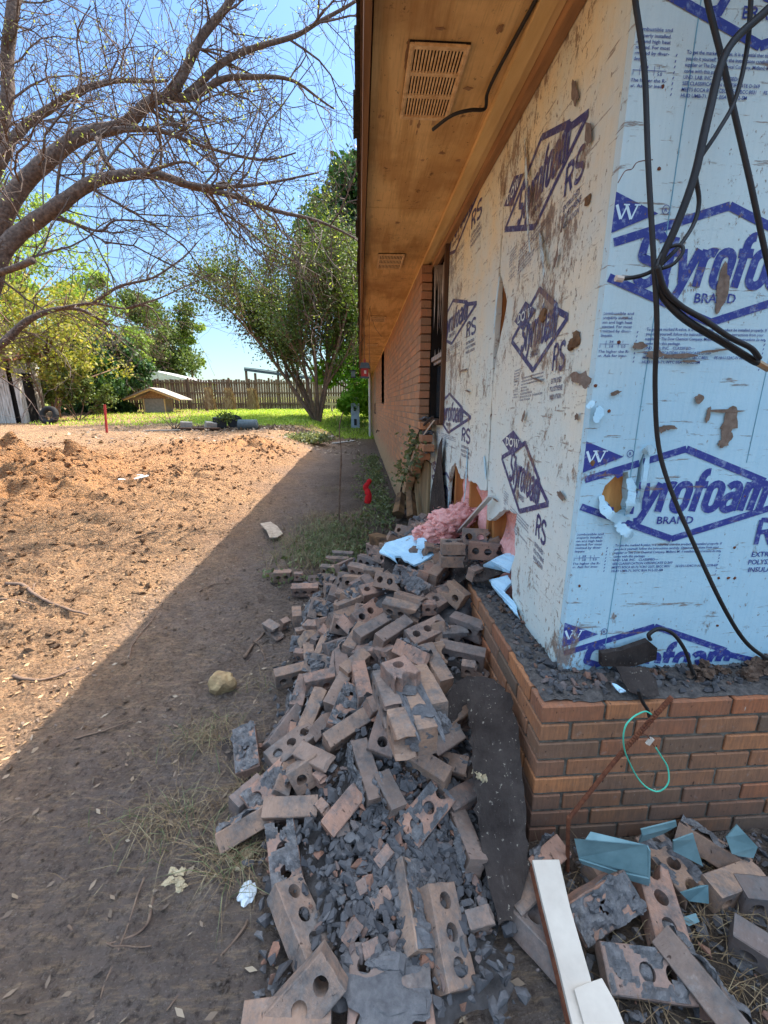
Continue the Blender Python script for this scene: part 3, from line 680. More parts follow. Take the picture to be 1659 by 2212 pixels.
def design(p, fine=True, dow=True, rs=True, main=True, word='Styrofoam'):
    bw = 0.021
    p.stroke([(-.43, .004), (0, .141), (.405, -.008), (0, -.141)], bw, close=True) if False else None
    for seg in ([(-.432, .012), (-.004, .141)], [(-.004, .141), (.268, .040)], [(.262, .030), (.412, -.012)], [(.412, -.012), (.0, -.141)], [(.0, -.141), (-.432, .012)]):
        if main: p.stroke(seg, bw)
    if main:
        glyphs(p, -.245, -.052, .53, .090, .0225, word); p.text('BRAND', -.058, -.091, .0235, .118, bold=0.015)
    if rs:
        for pts in ([(.286, -.165), (.286, -.083)], arc(.300, -.104, .036, .020, 90, -90, 8), [(.286, -.084), (.300, -.084)], [(.286, -.124), (.300, -.124)], [(.312, -.124), (.334, -.165)]): p.stroke(pts, .0155)
        p.stroke(arc(.385, -.1045, .028, .0205, 25, 180, 6)+arc(.385, -.1045, .028, .018, 180, 250, 3)+[(.395, -.128)]+arc(.385, -.146, .029, .019, 60, -155, 9), .0155)
        for i, (tx, wd) in enumerate((('EXTRUDED', .125), ('POLYSTYRENE', .15), ('INSULATION', .135))): p.text(tx, .275+.006*(i != 1), -.207-.0265*i, .0165, wd, bold=0.012)
    if dow:
        p.fill([(-.475, .119), (-.335, .173), (-.195, .119), (-.335, .064)])
        w = p.w
        p.stroke([(-.412, .136), (-.412, .104)], .009, w); p.stroke([(-.408, .136)]+arc(-.402, .120, .024, .016, 80, -80, 7)+[(-.408, .104)], .0055, w)
        p.stroke([(-.418, .1365), (-.400, .1365)], .0035, w); p.stroke([(-.418, .1035), (-.400, .1035)], .0035, w)
        p.stroke(arc(-.345, .120, .021, .0155, 0, 360, 14), .0075, w)
        p.stroke([(-.309, .136), (-.295, .104)], .0075, w); p.stroke([(-.294, .104), (-.281, .136)], .004, w); p.stroke([(-.283, .136), (-.268, .104)], .0075, w); p.stroke([(-.267, .104), (-.254, .136)], .004, w)
        for x in (-.311, -.283, -.254): p.stroke([(x-.008, .1365), (x+.008, .1365)], .0032, w)
        p.stroke(arc(-.176, .128, .010, .0105, 0, 360, 12), .0018); p.text('R', -.1795, .1235, .009, bold=0.02)
    if fine:
        for i, l in enumerate(('is combustible and', 'improperly installed.', 'lation and high heat', 'protected. For most', 'permitted by diver-', 'adequate.')):
            if i < 5: p.text(l, -.224, -.124-.0112*i, .0072, .098, right=True, bold=0.01)
            else: p.text(l, -.315, -.124-.0112*i, .0072, bold=0.01)
        p.stroke([(-.322, -.199), (-.226, -.199)], .0012); p.stroke([(-.292, -.190), (-.292, -.209)], .0012); p.stroke([(-.256, -.190), (-.256, -.209)], .0012)
        p.text('3/4', -.283, -.196, .0066, bold=.01); p.text('1', -.245, -.196, .0066, bold=.01); p.text('3.1', -.318, -.2085, .0072, bold=.01); p.text('3.8', -.283, -.2085, .0072, bold=.01); p.text('5.0', -.247, -.2085, .0072, bold=.01)
        p.text('The higher the R-', -.312, -.2215, .0072, .09, bold=.01); p.text('wer. Ask for insu-', -.322, -.2325, .0072, .095, bold=.01)
        for i, l in enumerate(('To get the marked R-value, it is essential that this product be installed properly. If', 'you do it yourself, follow the instructions carefully. Obtain instructions from your', 'supplier or The Dow Chemical Company, Midland, MI. if installation instructions do not', 'come with this package.', 'UND. LAB. INC.   CLASSIFIED\u2014', 'SEE CLASSIFICATION CERTIFICATE D-369', 'MEETS BOCA 80-72, ICBO 2257, SBCC 8031      FS HH-I-524C-IV ASTM C578-83', 'HUD UMB-71, NYC BSA 912-52-SM')):
            wd = [.352, .345, .352, None, None, None, .35, .17][i]
            p.text(l, -.181, -.163-.0123*i, .0076, wd, bold=0.012)
        for i in range(8): p.stroke([(-.205, -.165-.011*i), (-.207, -.170-.011*i)], .0022)
        for i in range(8): p.stroke([(.172, -.185-.011*i), (.170, -.190-.011*i)], .0022)
def mkprint(front, uc, vc, su, clip, aged, parent, wob=0.0, **k):
    if front: place = lambda u, v, d: Vector((uc+u*su, FFY+d, vc+v))
    else: place = lambda u, v, d: Vector((FX+d, uc-u*su, vc+v+wob*u))
    p = Pr(place, clip, su); p.front = front; p.extra = 0.0 if k.get('main', True) else .0018; design(p, **k)
    suf = '_aged' if aged else ''
    if p.mb.f: fixn2(p.mb.build('printed_lettering', M['ink'+suf], parent))
    if p.w.f: fixn2(p.w.build('printed_lettering', M['ink_white'+suf], parent))
def fixn2(o): return o
clipF = lambda x, z: x > FX+0.004 and .56 < z < 2.56 and not pip(x, z, HOLE) and not pip(x, z, HOLE2)
for vc in (0.563, 1.152, 1.783, 2.40): mkprint(True, .978, vc, 1.0, clipF, False, foamF)
clip1 = lambda y, z: pip(y, z, P1) and y > 1.206
clip2 = lambda y, z: pip(y, z, P2L) and y > 2.155
mkprint(False, 1.735, 2.205, 0.82, clip1, True, foamL1, 0.08)
mkprint(False, 1.64, 1.69, 0.60, clip1, True, foamL1, 0.03, dow=False)
mkprint(False, 1.655, 1.13, 0.62, clip1, True, foamL1, -0.09, dow=False)
mkprint(False, 1.50, 1.645, 0.80, clip1, True, foamL1, 0, fine=False, rs=False, main=False)
mkprint(False, 1.475, 1.142, 0.95, clip1, True, foamL1, 0, fine=False, rs=False, main=False)
for vc in (0.77, 1.36, 1.985, 2.57): mkprint(False, 3.14, vc, 1.52, clip2, True, foamL2)
# torn flaps and peeled film strips
def peel(pts, w, m, name='peeled_strip', parent=None, off=(0, 0, 0)):
    mb = MB(); pts = smooth_path(pts, 5); n = len(pts); vs = []
    for i, p in enumerate(pts):
        t = (pts[min(i+1, n-1)]-pts[max(i-1, 0)]).normalized(); s = t.cross(Vector(off) if any(off) else Vector((0, -1, 0))).normalized()
        ww = w*(0.25+0.75*math.sin(math.pi*min(1, (i+1)/n)))*0.5*(1+0.3*rg.uniform(-1, 1))
        vs += [p+s*ww, p-s*ww]
    f = [(2*i, 2*i+1, 2*i+3, 2*i+2) for i in range(n-1)]
    mb.add(vs, f); nrm = Vector(off) if any(off) else Vector((0, -1, 0)); nv = len(vs)
    mb.add([v+nrm*0.002 for v in vs], f); mb.f += [(2*i, 2*i+2, nv+2*i+2, nv+2*i) for i in range(n-1)]+[(2*i+1, nv+2*i+1, nv+2*i+3, 2*i+3) for i in range(n-1)]; mb.a += [0]*(2*n-2)
    return fixn(mb.build(name, m, parent))
def Lp(x, y, d=0.012): q = onx(x, y, FX-d); return q
def Fp(x, y, d=0.012): q = ony(x, y, FFY-d); return q
for pts in ([(1134, 300), (1137, 380), (1140, 470), (1145, 545)], [(1166, 500), (1172, 560), (1176, 600)], [(1079, 598), (1072, 660), (1067, 720)]):
    peel([Lp(x, y, 0.006+0.012*i) for i, (x, y) in enumerate(pts)], 0.018, M['foam'], 'peeled_strip', foamL1, (-1, 0, 0))
for pts in ([(1010, 970), (1008, 1010), (1006, 1050), (1002, 1085)], [(1046, 985), (1048, 1010), (1050, 1035)], [(971, 1060), (968, 1100), (966, 1130)]):
    peel([Lp(x, y, 0.005) for x, y in pts], 0.025, M['foam'], 'peeled_strip', foamL2, (-1, 0, 0))
for pts in ([P2(405, 860), P2(425, 930), P2(412, 1020), P2(395, 1070)], [P2(520, 700), P2(508, 790), P2(492, 900), P2(470, 1000)], [P2(245, 960), P2(262, 1030), P2(310, 1080), P2(360, 1095), P2(410, 1090)], [P2(330, 1115), P2(365, 1150), P2(410, 1185), P2(430, 1195)], [P2(490, 715), P2(520, 700), P2(555, 705)], [P2(250, 450), P2(230, 490), P2(208, 535)], [P2(170, 425), P2(200, 440)]):
    peel([Fp(x, y, 0.004+0.012*((i*7) % 3)) for i, (x, y) in enumerate(pts)], 0.03 if pts[0][0] < 1400 else 0.016, M['foam'], 'torn_flap', foamF, (0, -1, 0))
sm0 = MB(); q = ony(1425, 600, FFY); sm0.box((q.x, FFY-.0008, 1.56), (.0022, .0012, 2.0)); q = ony(1612, 1000, FFY); sm0.box((q.x, FFY-.0008, 1.9), (.0018, .0012, 1.3))
sm0.build('film_seam', simple('seam_blue', (.20, .42, .52), (.14, .30, .38), 9, .6, 0), foamF)
nl = MB(); rn = random.Random(11)                      # nail heads and holes
for (x, y) in [P2(350, 72), P2(292, 470), P2(213, 323), P2(250, 735), P2(1080, 965), P2(1022, 1262), P2(1022, 1440), P2(985, 1440), P2(930, 1440), P2(922, 1715), P2(120, 1485), (1432, 186), (1424, 364)]:
    q = ony(x, y, FFY-0.001); nl.blob(q, 0.0055, rn, 1, 0.25, (1, 0.3, 1))
nl.build('nail_head', M['rust'], foamF)
# dark holes pushed into the side board
for (x, y, r) in [(1173, 681, 0.02), (1270, 432, 0.012), (1243, 735, 0.02), (1235, 745, 0.016), (1280, 1000, .008)]:
    q = onx(x, y, FX-0.004); kn = MB(); kn.blob(q, r, rn, 2, 0.3, (0.5, 1.3, 1.1)); kn.build('char_knot', M['charwood'], foamL1)
# smears of mud wiped over the front board and print
sm_ = random.Random(40)
_sk = [0]
def smear(cx, cy, w, h, rot=0, n=16, front=True):
    _sk[0] += 1; dd = .0034+.0003*_sk[0]; c = ony(*P2(cx, cy), FFY-dd) if front else onx(cx, cy, FX-dd); pl = []
    for i in range(n):
        a = 2*math.pi*i/n; k = 1+sm_.uniform(-.25, .2)+(.25 if i % 3 == 0 else 0); x, z = math.cos(a)*w/2*k, math.sin(a)*h/2*k
        x, z = x*math.cos(rot)-z*math.sin(rot), x*math.sin(rot)+z*math.cos(rot); pl.append(c+(Vector((x, 0, z)) if front else Vector((0, x, z))))
    return pl
M['mud'] = simple('mud_smear', (0.26, 0.19, 0.145), (0.14, 0.095, 0.07), 60, 0.95, 0.6, 0.003)
for k, (cx, cy, w, h, rt) in enumerate([(955, -260, .030, .10, .1), (945, -185, .022, .07, -.1), (995, 530, .045, .075, 0), (975, 610, .030, .05, .4), (955, 660, .03, .02, 0), (870, 490, .012, .045, 0), (960, 468, .10, .009, 0), (640, 565, .045, .013, 0), (600, 575, .02, .02, 0), (815, 400, .022, .025, .6), (330, 365, .03, .012, .3), (150, 290, .03, .045, .2), (700, 150, .10, .012, .05), (560, 140, .05, .02, 0), (900, 120, .09, .007, .1), (470, 90, .04, .018, 0), (760, 180, .05, .006, 0)]):
    mb = MB(); mb.prism(smear(cx, cy, w, h, rt), (0, .0012, 0)); fixn(mb.build('mud_smear', M['mud'], foamF))
for cx, cy, w, h, rt in [(1240, 200, .03, .09, -.5), (1245, 900, .02, .02, 0), (1245, 815, .07, .03, .2), (1210, 1070, .05, .02, .2), (1270, 290, .03, .07, -.4), (1000, 800, .16, .012, 0), (1010, 845, .12, .010, .1), (1160, 820, .10, .008, .2), (1070, 1080, .07, .010, 0), (1130, 900, .02, .05, .5), (1010, 700, .08, .007, -.1), (1200, 560, .02, .05, .3), (1215, 480, .015, .05, .2)]:
    mb = MB(); mb.prism(smear(cx, cy, w, h, rt, 14, False), (.0012, 0, 0)); fixn(mb.build('mud_smear', M['mud'], foamL1 if onx(cx, cy, FX).y < 2.14 else foamL2))
# --- eave
def eave():
    ys = [0.9, 2.93, 5.37, 7.81, 10.25, 12.69, 15.13, 17.57, 19.3]
    for a, b in zip(ys, ys[1:]):
        m = MB(); m.box((0.33, (a+b)/2, SZ+0.005), (0.535, b-a-0.005, 0.010)); m.build('soffit_panel', M['ply'], house)
    f = MB(); f.box((0.043, 10.1, 2.605), (0.024, 18.4, 0.12)); f.build('fascia', M['fascia'], house)
    t = MB(); t.box((0.572, 10.1, 2.575), (0.052, 18.4, 0.026)); t.box((0.612, 10.1, 2.58), (0.028, 18.39, 0.018)); t.build('bed_moulding', M['trimpaint'], house)
    z = MB(); z.box((0.645, 10.1, 2.565), (0.034, 18.38, 0.06)); z.build('frieze_board', M['frieze'], house)
    r = MB(); prof = [(0.022, 2.668), (4.6, 4.35), (9.3, 2.7), (9.3, 2.6), (0.62, 2.602), (0.06, 2.602), (0.06, 2.66)]
    r.prism([Vector((x, 0.92, z)) for x, z in prof], (0, 18.35, 0)); fixn(r.build('roof_deck', M['framewood'], house))
    s = MB(); y = 0.9
    while y < 19.3:
        L = 0.305; o = rg.uniform(-0.012, 0.008)
        lo = Vector((0.004+o, 0, 2.672)); hi = Vector((4.6, 0, 4.36))
        s.add([(lo.x, y, lo.z), (lo.x+rg.uniform(-.004, .004), y+L-.004, lo.z+rg.uniform(-.004, .002)), (hi.x, y+L-.004, hi.z), (hi.x, y, hi.z), (lo.x, y, lo.z+.018), (lo.x, y+L-.004, lo.z+.016), (hi.x, y+L-.004, hi.z+.02), (hi.x, y, hi.z+.02)], [(0, 1, 2, 3), (7, 6, 5, 4), (0, 4, 5, 1), (1, 5, 6, 2), (0, 3, 7, 4)])
        y += L
    s.box((0.62, 10.1, 2.93), (0.01, 0.01, 0.01)); s.build('roof_shingles', M['shingle'], house)
    r2 = MB(); r2.add([(4.6, 0.9, 4.38), (4.6, 19.3, 4.38), (9.35, 19.3, 2.70), (9.35, .9, 2.70), (4.6, 0.9, 4.40), (4.6, 19.3, 4.40), (9.35, 19.3, 2.72), (9.35, .9, 2.72)], [(0, 1, 2, 3), (7, 6, 5, 4), (0, 3, 7, 4), (1, 5, 6, 2), (3, 2, 6, 7), (0, 4, 5, 1)]); r2.build('roof_shingles', M['shingle'], house)
    g = MB(); g.prism([Vector((0.70, 1.2, 2.571)), Vector((9.0, 1.2, 2.571)), Vector((9.0, 1.2, 2.75)), Vector((4.6, 1.2, 4.33)), Vector((0.70, 1.2, 2.90))], (0, 0.03, 0)); fixn(g.build('gable', M['ply'], house))
    h = MB(); h.box((5.9, 1.215, 1.2), (6.38, 0.03, 2.738)); h.build('foam_board', M['foam'], house)
    bf = MB(); bf.box((5.9, 1.09, 0.25), (6.38, 0.09, 0.6)); bf.build('brick_ledge', M['wallmortar'], house)
eave()
def vent(c, sx, sy, small=False):
    rows = 3
    v = MB(); v.box((c[0], c[1], SZ-0.004), (sx, sy, 0.006)); fr = v.build('soffit_vent', M['dark'], house)
    f = MB(); t = 0.016
    for s in (-1, 1):
        f.box((c[0]+s*(sx/2-t/2), c[1], SZ-0.0105), (t, sy, 0.011), bev=0.003); f.box((c[0], c[1]+s*(sy/2-t/2), SZ-0.0108), (sx-2*t, t, 0.011))
    ny = sy-2*t; nx = 15
    for r in range(1, rows): f.box((c[0], c[1]-sy/2+t+ny*r/rows, SZ-0.0095), (sx-2*t, 0.016, 0.008))
    f.build('vent_frame', M['vent'], fr)
    sl = MB()
    for i in range(nx+1):
        x = c[0]-(sx-2*t)/2+(sx-2*t)*i/nx; sl.box((x, c[1], SZ-0.010), (0.0062, ny, 0.006), Matrix.Rotation(0.3, 3, 'Y'))
    sl.build('slat', M['vent'], fr)
a, b = onz(893, 67, SZ), onz(1018, 92, SZ); c, d = onz(873, 245, SZ), onz(965, 250, SZ)
vc_ = (a+b+c+d)/4; SX = (b-a).length*0.97; SY = ((c-a).length+(d-b).length)/2
vent(vc_+Vector((-.005, .01, 0)), 0.205, 0.37)
for px in ((843, 563), (816, 688), (804, 744)): q = onz(*px, SZ); vent(q, 0.215, 0.36)
print('VENT', vc_, SX, SY, [tuple(onz(*p, SZ)) for p in ((843, 547), (843, 580), (818, 560), (868, 560))])
ss_ = random.Random(6)
for k, (px, py, lx, ly) in enumerate([(888, 262, .010, .07), (905, 268, .014, .05), (878, 120, .008, .12), (936, 262, .012, .05), (900, 285, .006, .04), (952, 60, .03, .010), (1010, 190, .035, .02), (955, 330, .03, .02), (912, 345, .02, .015), (990, 345, .025, .02), (820, 250, .012, .02), (1080, 60, .02, .03), (858, 480, .03, .03)]):
    c_ = onz(px, py, SZ); pl = []
    for i in range(15):
        a = 2*math.pi*i/15; q_ = 1+ss_.uniform(-.4, .4); pl.append(Vector((c_.x+math.cos(a)*lx*.5*q_, c_.y+math.sin(a)*ly*.5*q_, SZ-.0012-.0002*k)))
    mb = MB(); mb.prism(pl, (0, 0, .0006)); fixn(mb.build('soot_stain', M['frieze'], house))
# --- burnt window between veneer and foam
def burntwindow():
    w = MB(); w.box((0.652, 3.345, 1.93), (0.036, 0.045, 1.30)); w.box((0.70, 3.345, 1.93), (0.05, 0.035, 1.31))
    wo = w.build('window', M['framewood'], house); wo['label'] = 'broken window with a bare brown jamb and hanging scraps'
    f = MB(); f.box((0.66, 3.60, 2.555), (0.05, 0.46, 0.03)); f.box((0.655, 3.60, 1.285), (0.08, 0.47, 0.04)); f.build('window_frame', M['framewood'], wo)
    f = MB(); f.box((0.65, 3.60, 1.80), (0.03, 0.45, 0.035)); f.box((0.665, 3.60, 1.765), (0.02, 0.44, 0.02)); f.build('meeting_rail', simple('rail', (0.40, 0.34, 0.30), (0.24, 0.19, 0.16), 20), wo)
    g = MB(); g.box((0.69, 3.60, 1.54), (0.004, 0.44, 0.44)); g.build('pane', M['glass'], wo)
    c = MB(); r = random.Random(5)
    for i in range(7):
        y = 3.42+i*0.06; L = r.uniform(0.18, 0.5); x = 0.70+r.uniform(0, .03)
        c.prism([Vector((x, y-.03, 2.54)), Vector((x, y+.03, 2.54)), Vector((x-.01, y+.02, 2.54-L*.6)), Vector((x, y+r.uniform(-.02, .02), 2.54-L))], (0.003, 0, 0))
    for i in range(6):
        y = 3.45+i*0.06; c.prism([Vector((0.70, y-.035, 1.82)), Vector((0.70, y+.035, 1.82)), Vector((0.70, y+.01, 1.88+r.random()*.13))], (0.003, 0, 0))
    for i in range(7):
        x = .645+i*.016; L = r.uniform(.1, .55); c.prism([Vector((x-.009, 3.80, 2.54)), Vector((x+.009, 3.80, 2.54)), Vector((x+.004, 3.79, 2.54-L*.6)), Vector((x, 3.80, 2.54-L))], (0, .002, 0))
        if i % 2: c.prism([Vector((x-.01, 3.80, 1.80)), Vector((x+.01, 3.80, 1.80)), Vector((x, 3.80, 1.86+r.random()*.14))], (0, .002, 0))
    c.build('torn_curtain', M['curtain'], wo)
    k = MB(); k.box((0.73, 3.848, 1.93), (0.19, 0.012, 1.28)); k.build('dark_reveal', M['dark'], wo)  # near-black colour painted on the reveal for the darkness of the opening
    h = MB(); h.box((1.2, 3.6, 1.9), (0.02, 0.6, 1.3)); h.build('interior', M['dark'], wo)
burntwindow()
# toothed brick ends and scorched felt below the window: the racked veneer end
def rack():
    b = MB(); r = random.Random(21)
    for (cx, cy) in [(921, 920), (924, 948), (926, 968), (919, 986), (900, 1010), (889, 1034), (882, 1058)]:
        b = MB(); q = onx(cx, cy, .575); b.box((q.x-.004, q.y+0.09, q.z), (0.092, 0.19, 0.0575), Matrix.Rotation(r.uniform(-.10, .10), 3, 'Z') @ Matrix.Rotation(r.uniform(-.04, .04), 3, 'X'), r.choice([.2, .58, .55, .3, .99]), 0.003); fixn(b.build('loose_end_brick', M['wallbrick'], house))
    m = MB()
    for (cx, cy) in [(918, 905), (925, 975), (903, 998), (889, 1022), (924, 935)]:
        m = MB(); q = onx(cx, cy, .585); m.blob((q.x+.01, q.y+.05, q.z), 0.05, r, 3, 0.45, (.9, 1.3, .35)); m.build('mortar_lump', M['mortar'], house)
    s = MB(); s.box((0.652, 4.35, 0.42), (0.02, 1.0, 0.95)); s.build('sheathing', M['sheathing'], house)
    f = MB(); f.prism([onx(x, y, 0.63) for x, y in [(928, 1112), (931, 1060), (941, 1010), (948, 960), (955, 945), (953, 1000), (958, 1060), (963, 1110), (950, 1118), (940, 1096)]], (0.004, 0, 0)); f.build('felt_paper', M['felt'], house)
    f = MB(); f.tube(smooth_path([onx(862, 1090, .52), onx(868, 1050, .53), onx(886, 985, .53), onx(908, 930, .54), onx(935, 900, .60)]), 0.012, 5); f.build('felt_paper', M['felt'], house)
    f = MB(); f.tube(smooth_path([onx(879, 1018, .525), onx(893, 985, .53), onx(912, 945, .54), onx(938, 908, .60)]), [0.006]*19, 5); o = f.build('frayed_strip', M['white'], house)
    f = MB(); f.tube([onx(866, 1068, .50), onx(860, 1112, .44)], [0.05, 0.075], 5); f.build('felt_paper', M['charwood'], house); f = MB(); f.tube([onx(886, 1066, .54), onx(890, 1120, .52)], [0.05, 0.06], 5); f.build('felt_paper', M['charwood'], house)
rack()
# faucet, conduit with clamps
q = onx(873, 951, WX); q = onx(*(757.1+.1323*475, 877.8+.1323*400), WX)
f = MB(); f.tube([q, q+Vector((-0.07, 0, 0))], 0.012, 8); f.tube([q+Vector((-0.07, 0, 0.02)), q+Vector((-0.09, 0, -0.05))], 0.013, 8); f.tube([q+Vector((-0.06, -.04, 0.04)), q+Vector((-0.06, .04, 0.04))], 0.006, 6); f.tube([q+Vector((-0.06, 0, 0.0)), q+Vector((-0.06, 0, 0.04))], 0.006, 6)
f.build('faucet', M['blackplastic'], house)
f = MB(); f.tube([Vector((0.40, 16.2, 0.1)), Vector((0.40, 16.2, 2.58))], 0.05, 10); f.build('downspout', M['metalroof'], house)
# soffit cable
def cable(name, pts, r, label, cat='cable', group=None, m='cable', n=8, k=6):
    mb = MB(); mb.tube(smooth_path(pts, k), r, n); o = mb.build(name, M[m], None, True); return tag(o, label, cat, group)
cable('cable', [onz(1190, -80, SZ-.012), onz(1157, 0, SZ-.012), onz(1095, 115, SZ-.012), onz(1064, 175, SZ-.012), onz(1052, 205, SZ-.02), onz(1047, 235, SZ-.035), onz(1015, 238, SZ-.06), onz(975, 250, SZ-.075), onz(935, 280, SZ-.08)], 0.0065, 'black cable stapled along the soffit with its cut end hanging free')
# cables in front of the front board
FC = 1.12
def fc(l, Y=FC, dy=0.0): return [ony(x, y, Y+dy*math.sin(i*1.1)) for i, (x, y) in enumerate(l)]
cg = 'black cables hanging in front of the foam board'
cable('cable', fc([(1368, -60), (1372, 0), (1392, 150), (1400, 350), (1412, 560), (1419, 700), (1415, 830), (1422, 960), (1450, 1060), (1510, 1200), (1565, 1315), (1612, 1388), (1662, 1425), (1700, 1440)], 1.10, .03), 0.0062, 'longest black cable, running from the roof down to the right end of the ledge', group=cg)
o = cable('cable', fc([(1740, -60), (1659, 20), (1570, 110), (1530, 250), (1500, 380), (1460, 490), (1428, 560), (1418, 600), (1432, 640), (1480, 690), (1560, 738), (1625, 778), (1640, 785)], 1.07, .01), 0.0085, 'thick black cable sweeping from the upper right corner and doubling back to a brass end', group=cg)
e = MB(); q0, q1 = ony(1636, 783, 1.07), ony(1660, 797, 1.07); e.tube([q0, q1], 0.0085, 8); e.build('connector', M['brass'], o)
cable('cable', fc([(1524, -60), (1528, 0), (1560, 130), (1590, 260), (1622, 400), (1652, 540), (1690, 700)], 1.13, .01), 0.0062, 'straight black cable crossing the others and leaving at the right edge', group=cg)
o = cable('cable', fc([(1622, -60), (1622, 0), (1613, 110), (1588, 215), (1550, 285), (1508, 350), (1503, 380), (1510, 435), (1500, 480), (1475, 522), (1445, 555), (1415, 582), (1380, 597), (1338, 603)], 1.09, .015), 0.0048, 'thin kinked black cable ending in a pale connector at the board corner', group=cg)
e = MB(); q0, q1 = ony(1345, 603, 1.09), ony(1330, 601, 1.09); e.tube([q0, q1], 0.0075, 8); e.build('connector', M['white'], o)
cable('cable', fc([(1420, 575), (1436, 625), (1470, 660), (1520, 690), (1575, 728), (1622, 752), (1640, 775)], 1.05, .01), 0.0065, 'short doubled black cable under the crossing with a frayed silver end', group=cg)
cable('cable', fc([(1417, 580), (1425, 555), (1445, 535), (1470, 530), (1475, 545), (1455, 570), (1430, 580)], 1.06, .01), 0.004, 'small black loop tied where the hanging cables cross', group=cg)
cable('cable', [ony(x, y, 1.13) for x, y in [(1405, 1382), (1402, 1370), (1425, 1358), (1455, 1370), (1480, 1405), (1492, 1440), (1500, 1465), (1480, 1472), (1440, 1462)]], 0.006, 'charred black cable arching out of the ledge debris', group=cg)
cable('wire', [ony(x, y, 1.12) for x, y in [(1335, 395), (1350, 370), (1365, 365), (1378, 350), (1410, 345)]], 0.0012, 'hair-thin bare wire hooked on the longest cable', 'wire', m='rust', n=4)
#@@PART3
# ------------------------------------------------------------------ rubble mound
CP = np.array([(-.7, 3.3, 0), (-.46, 2.26, 0), (-.6, 1.45, 0), (-.32, .98, .02), (-.3, .7, .02), (0, .65, .05), (.2, .65, .07), (.4, .8, .05), (.6, .8, .02), (-.37, 1.9, .04), (-.3, 1.1, .08),
 (-.15, .8, .07), (0, 1.05, .17), (.1, 1.2, .26), (.1, 1.5, .36), (.26, 1.5, .40), (.05, 1.8, .35), (-.1, 1.5, .22), (-.25, 1.5, .10), (.05, 2.4, .38), (-.2, 2.3, .18), (-.3, 2.6, .10), (-.48, 2.7, .02),
 (.4, 1.3, .24), (.45, 1.66, .34), (.5, 2.0, .50), (.45, 1.1, .06), (.6, 2.3, .60), (.62, 2.6, .60), (.62, 1.9, .68), (.3, 2.5, .52), (.45, 3.0, .52), (.2, 3.0, .34), (0, 3.1, .16), (-.2, 3.1, .05),
 (.5, 3.5, .42), (.3, 3.7, .2), (.1, 3.8, .06), (.5, 4.2, .15), (.3, 4.4, .02), (-.5, 3.6, 0), (-.8, 2.5, 0), (-.8, 1.5, 0), (-.6, .8, 0), (-.6, 4.2, 0), (.3, 5, 0), (.5, .5, 0), (0, .4, .02), (.25, 1.9, .46), (.35, 2.15, .52), (.2, .95, .12)])
_d = np.linalg.norm(CP[:, None, :2]-CP[None, :, :2], axis=2); _w = np.linalg.solve(_d+1e-6*np.eye(len(CP)), CP[:, 2])
def mound(x, y):
    x = np.asarray(x, float); y = np.asarray(y, float)
    r = sum(w*np.hypot(x-c[0], y-c[1]) for w, c in zip(_w, CP))
    box = sstep(-.85, -.45, x)*sstep(5.2, 4.2, y)*sstep(0.45, 0.7, y)
    k = (1-sstep(.50, .56, x)*sstep(1.9, 1.7, y))
    return np.clip(r, 0, 1)*box*k
_gx = np.linspace(-1.0, 0.8, 121); _gy = np.linspace(0.3, 5.6, 355); _GX, _GY = np.meshgrid(_gx, _gy); _MG = mound(_GX, _GY); _SG = (np.maximum(gbase(_GX, _GY), 0)+_MG).tolist(); _MGl = _MG.tolist()
def _bil(G, x, y):
    u = (x+1.0)/1.8*120; v = (y-.3)/5.3*354
    if u < 0 or v < 0 or u >= 120 or v >= 354: return None
    i, j = int(u), int(v); u -= i; v -= j
    return (G[j][i]*(1-u)+G[j][i+1]*u)*(1-v)+(G[j+1][i]*(1-u)+G[j+1][i+1]*u)*v
def mnd(x, y): return _bil(_MGl, x, y) or 0.0
def surf(x, y):
    r = _bil(_SG, x, y); return r if r is not None else max(float(gbase(x, y)), 0)
def onpile(px, py, dz=0.0):
    r = ray(px, py); r = r/r[1]; t = 0.35
    while t < 12:
        p = r*t
        if p[2]+CAMZ <= surf(p[0], p[1])+dz: break
        t += 0.006
    return Vector((p[0], p[1], p[2]+CAMZ))
def mound_mesh():
    xs = np.linspace(-.85, .66, 95); ys = np.linspace(.45, 5.2, 230); X, Y = np.meshgrid(xs, ys)
    Z = gbase(X, Y)+mound(X, Y)*0.93-0.05+0.02*fbm(X*14, Y*14, 3, 3)
    nx, ny = len(xs), len(ys); mb = MB(); mb.v = [tuple(p) for p in np.stack([X, Y, Z], -1).reshape(-1, 3)]
    mb.f = [(j*nx+i, j*nx+i+1, (j+1)*nx+i+1, (j+1)*nx+i) for j in range(ny-1) for i in range(nx-1)]
    o = mb.build('rubble_bed', simple('rubble_bed', (0.13, 0.115, 0.11), (0.06, 0.05, 0.046), 30, 0.97, 0.9, 0.012), None, True)
    tag(o, 'dark mortar dust and soil packed under the fallen bricks', 'rubble', kind='stuff')
mound_mesh()
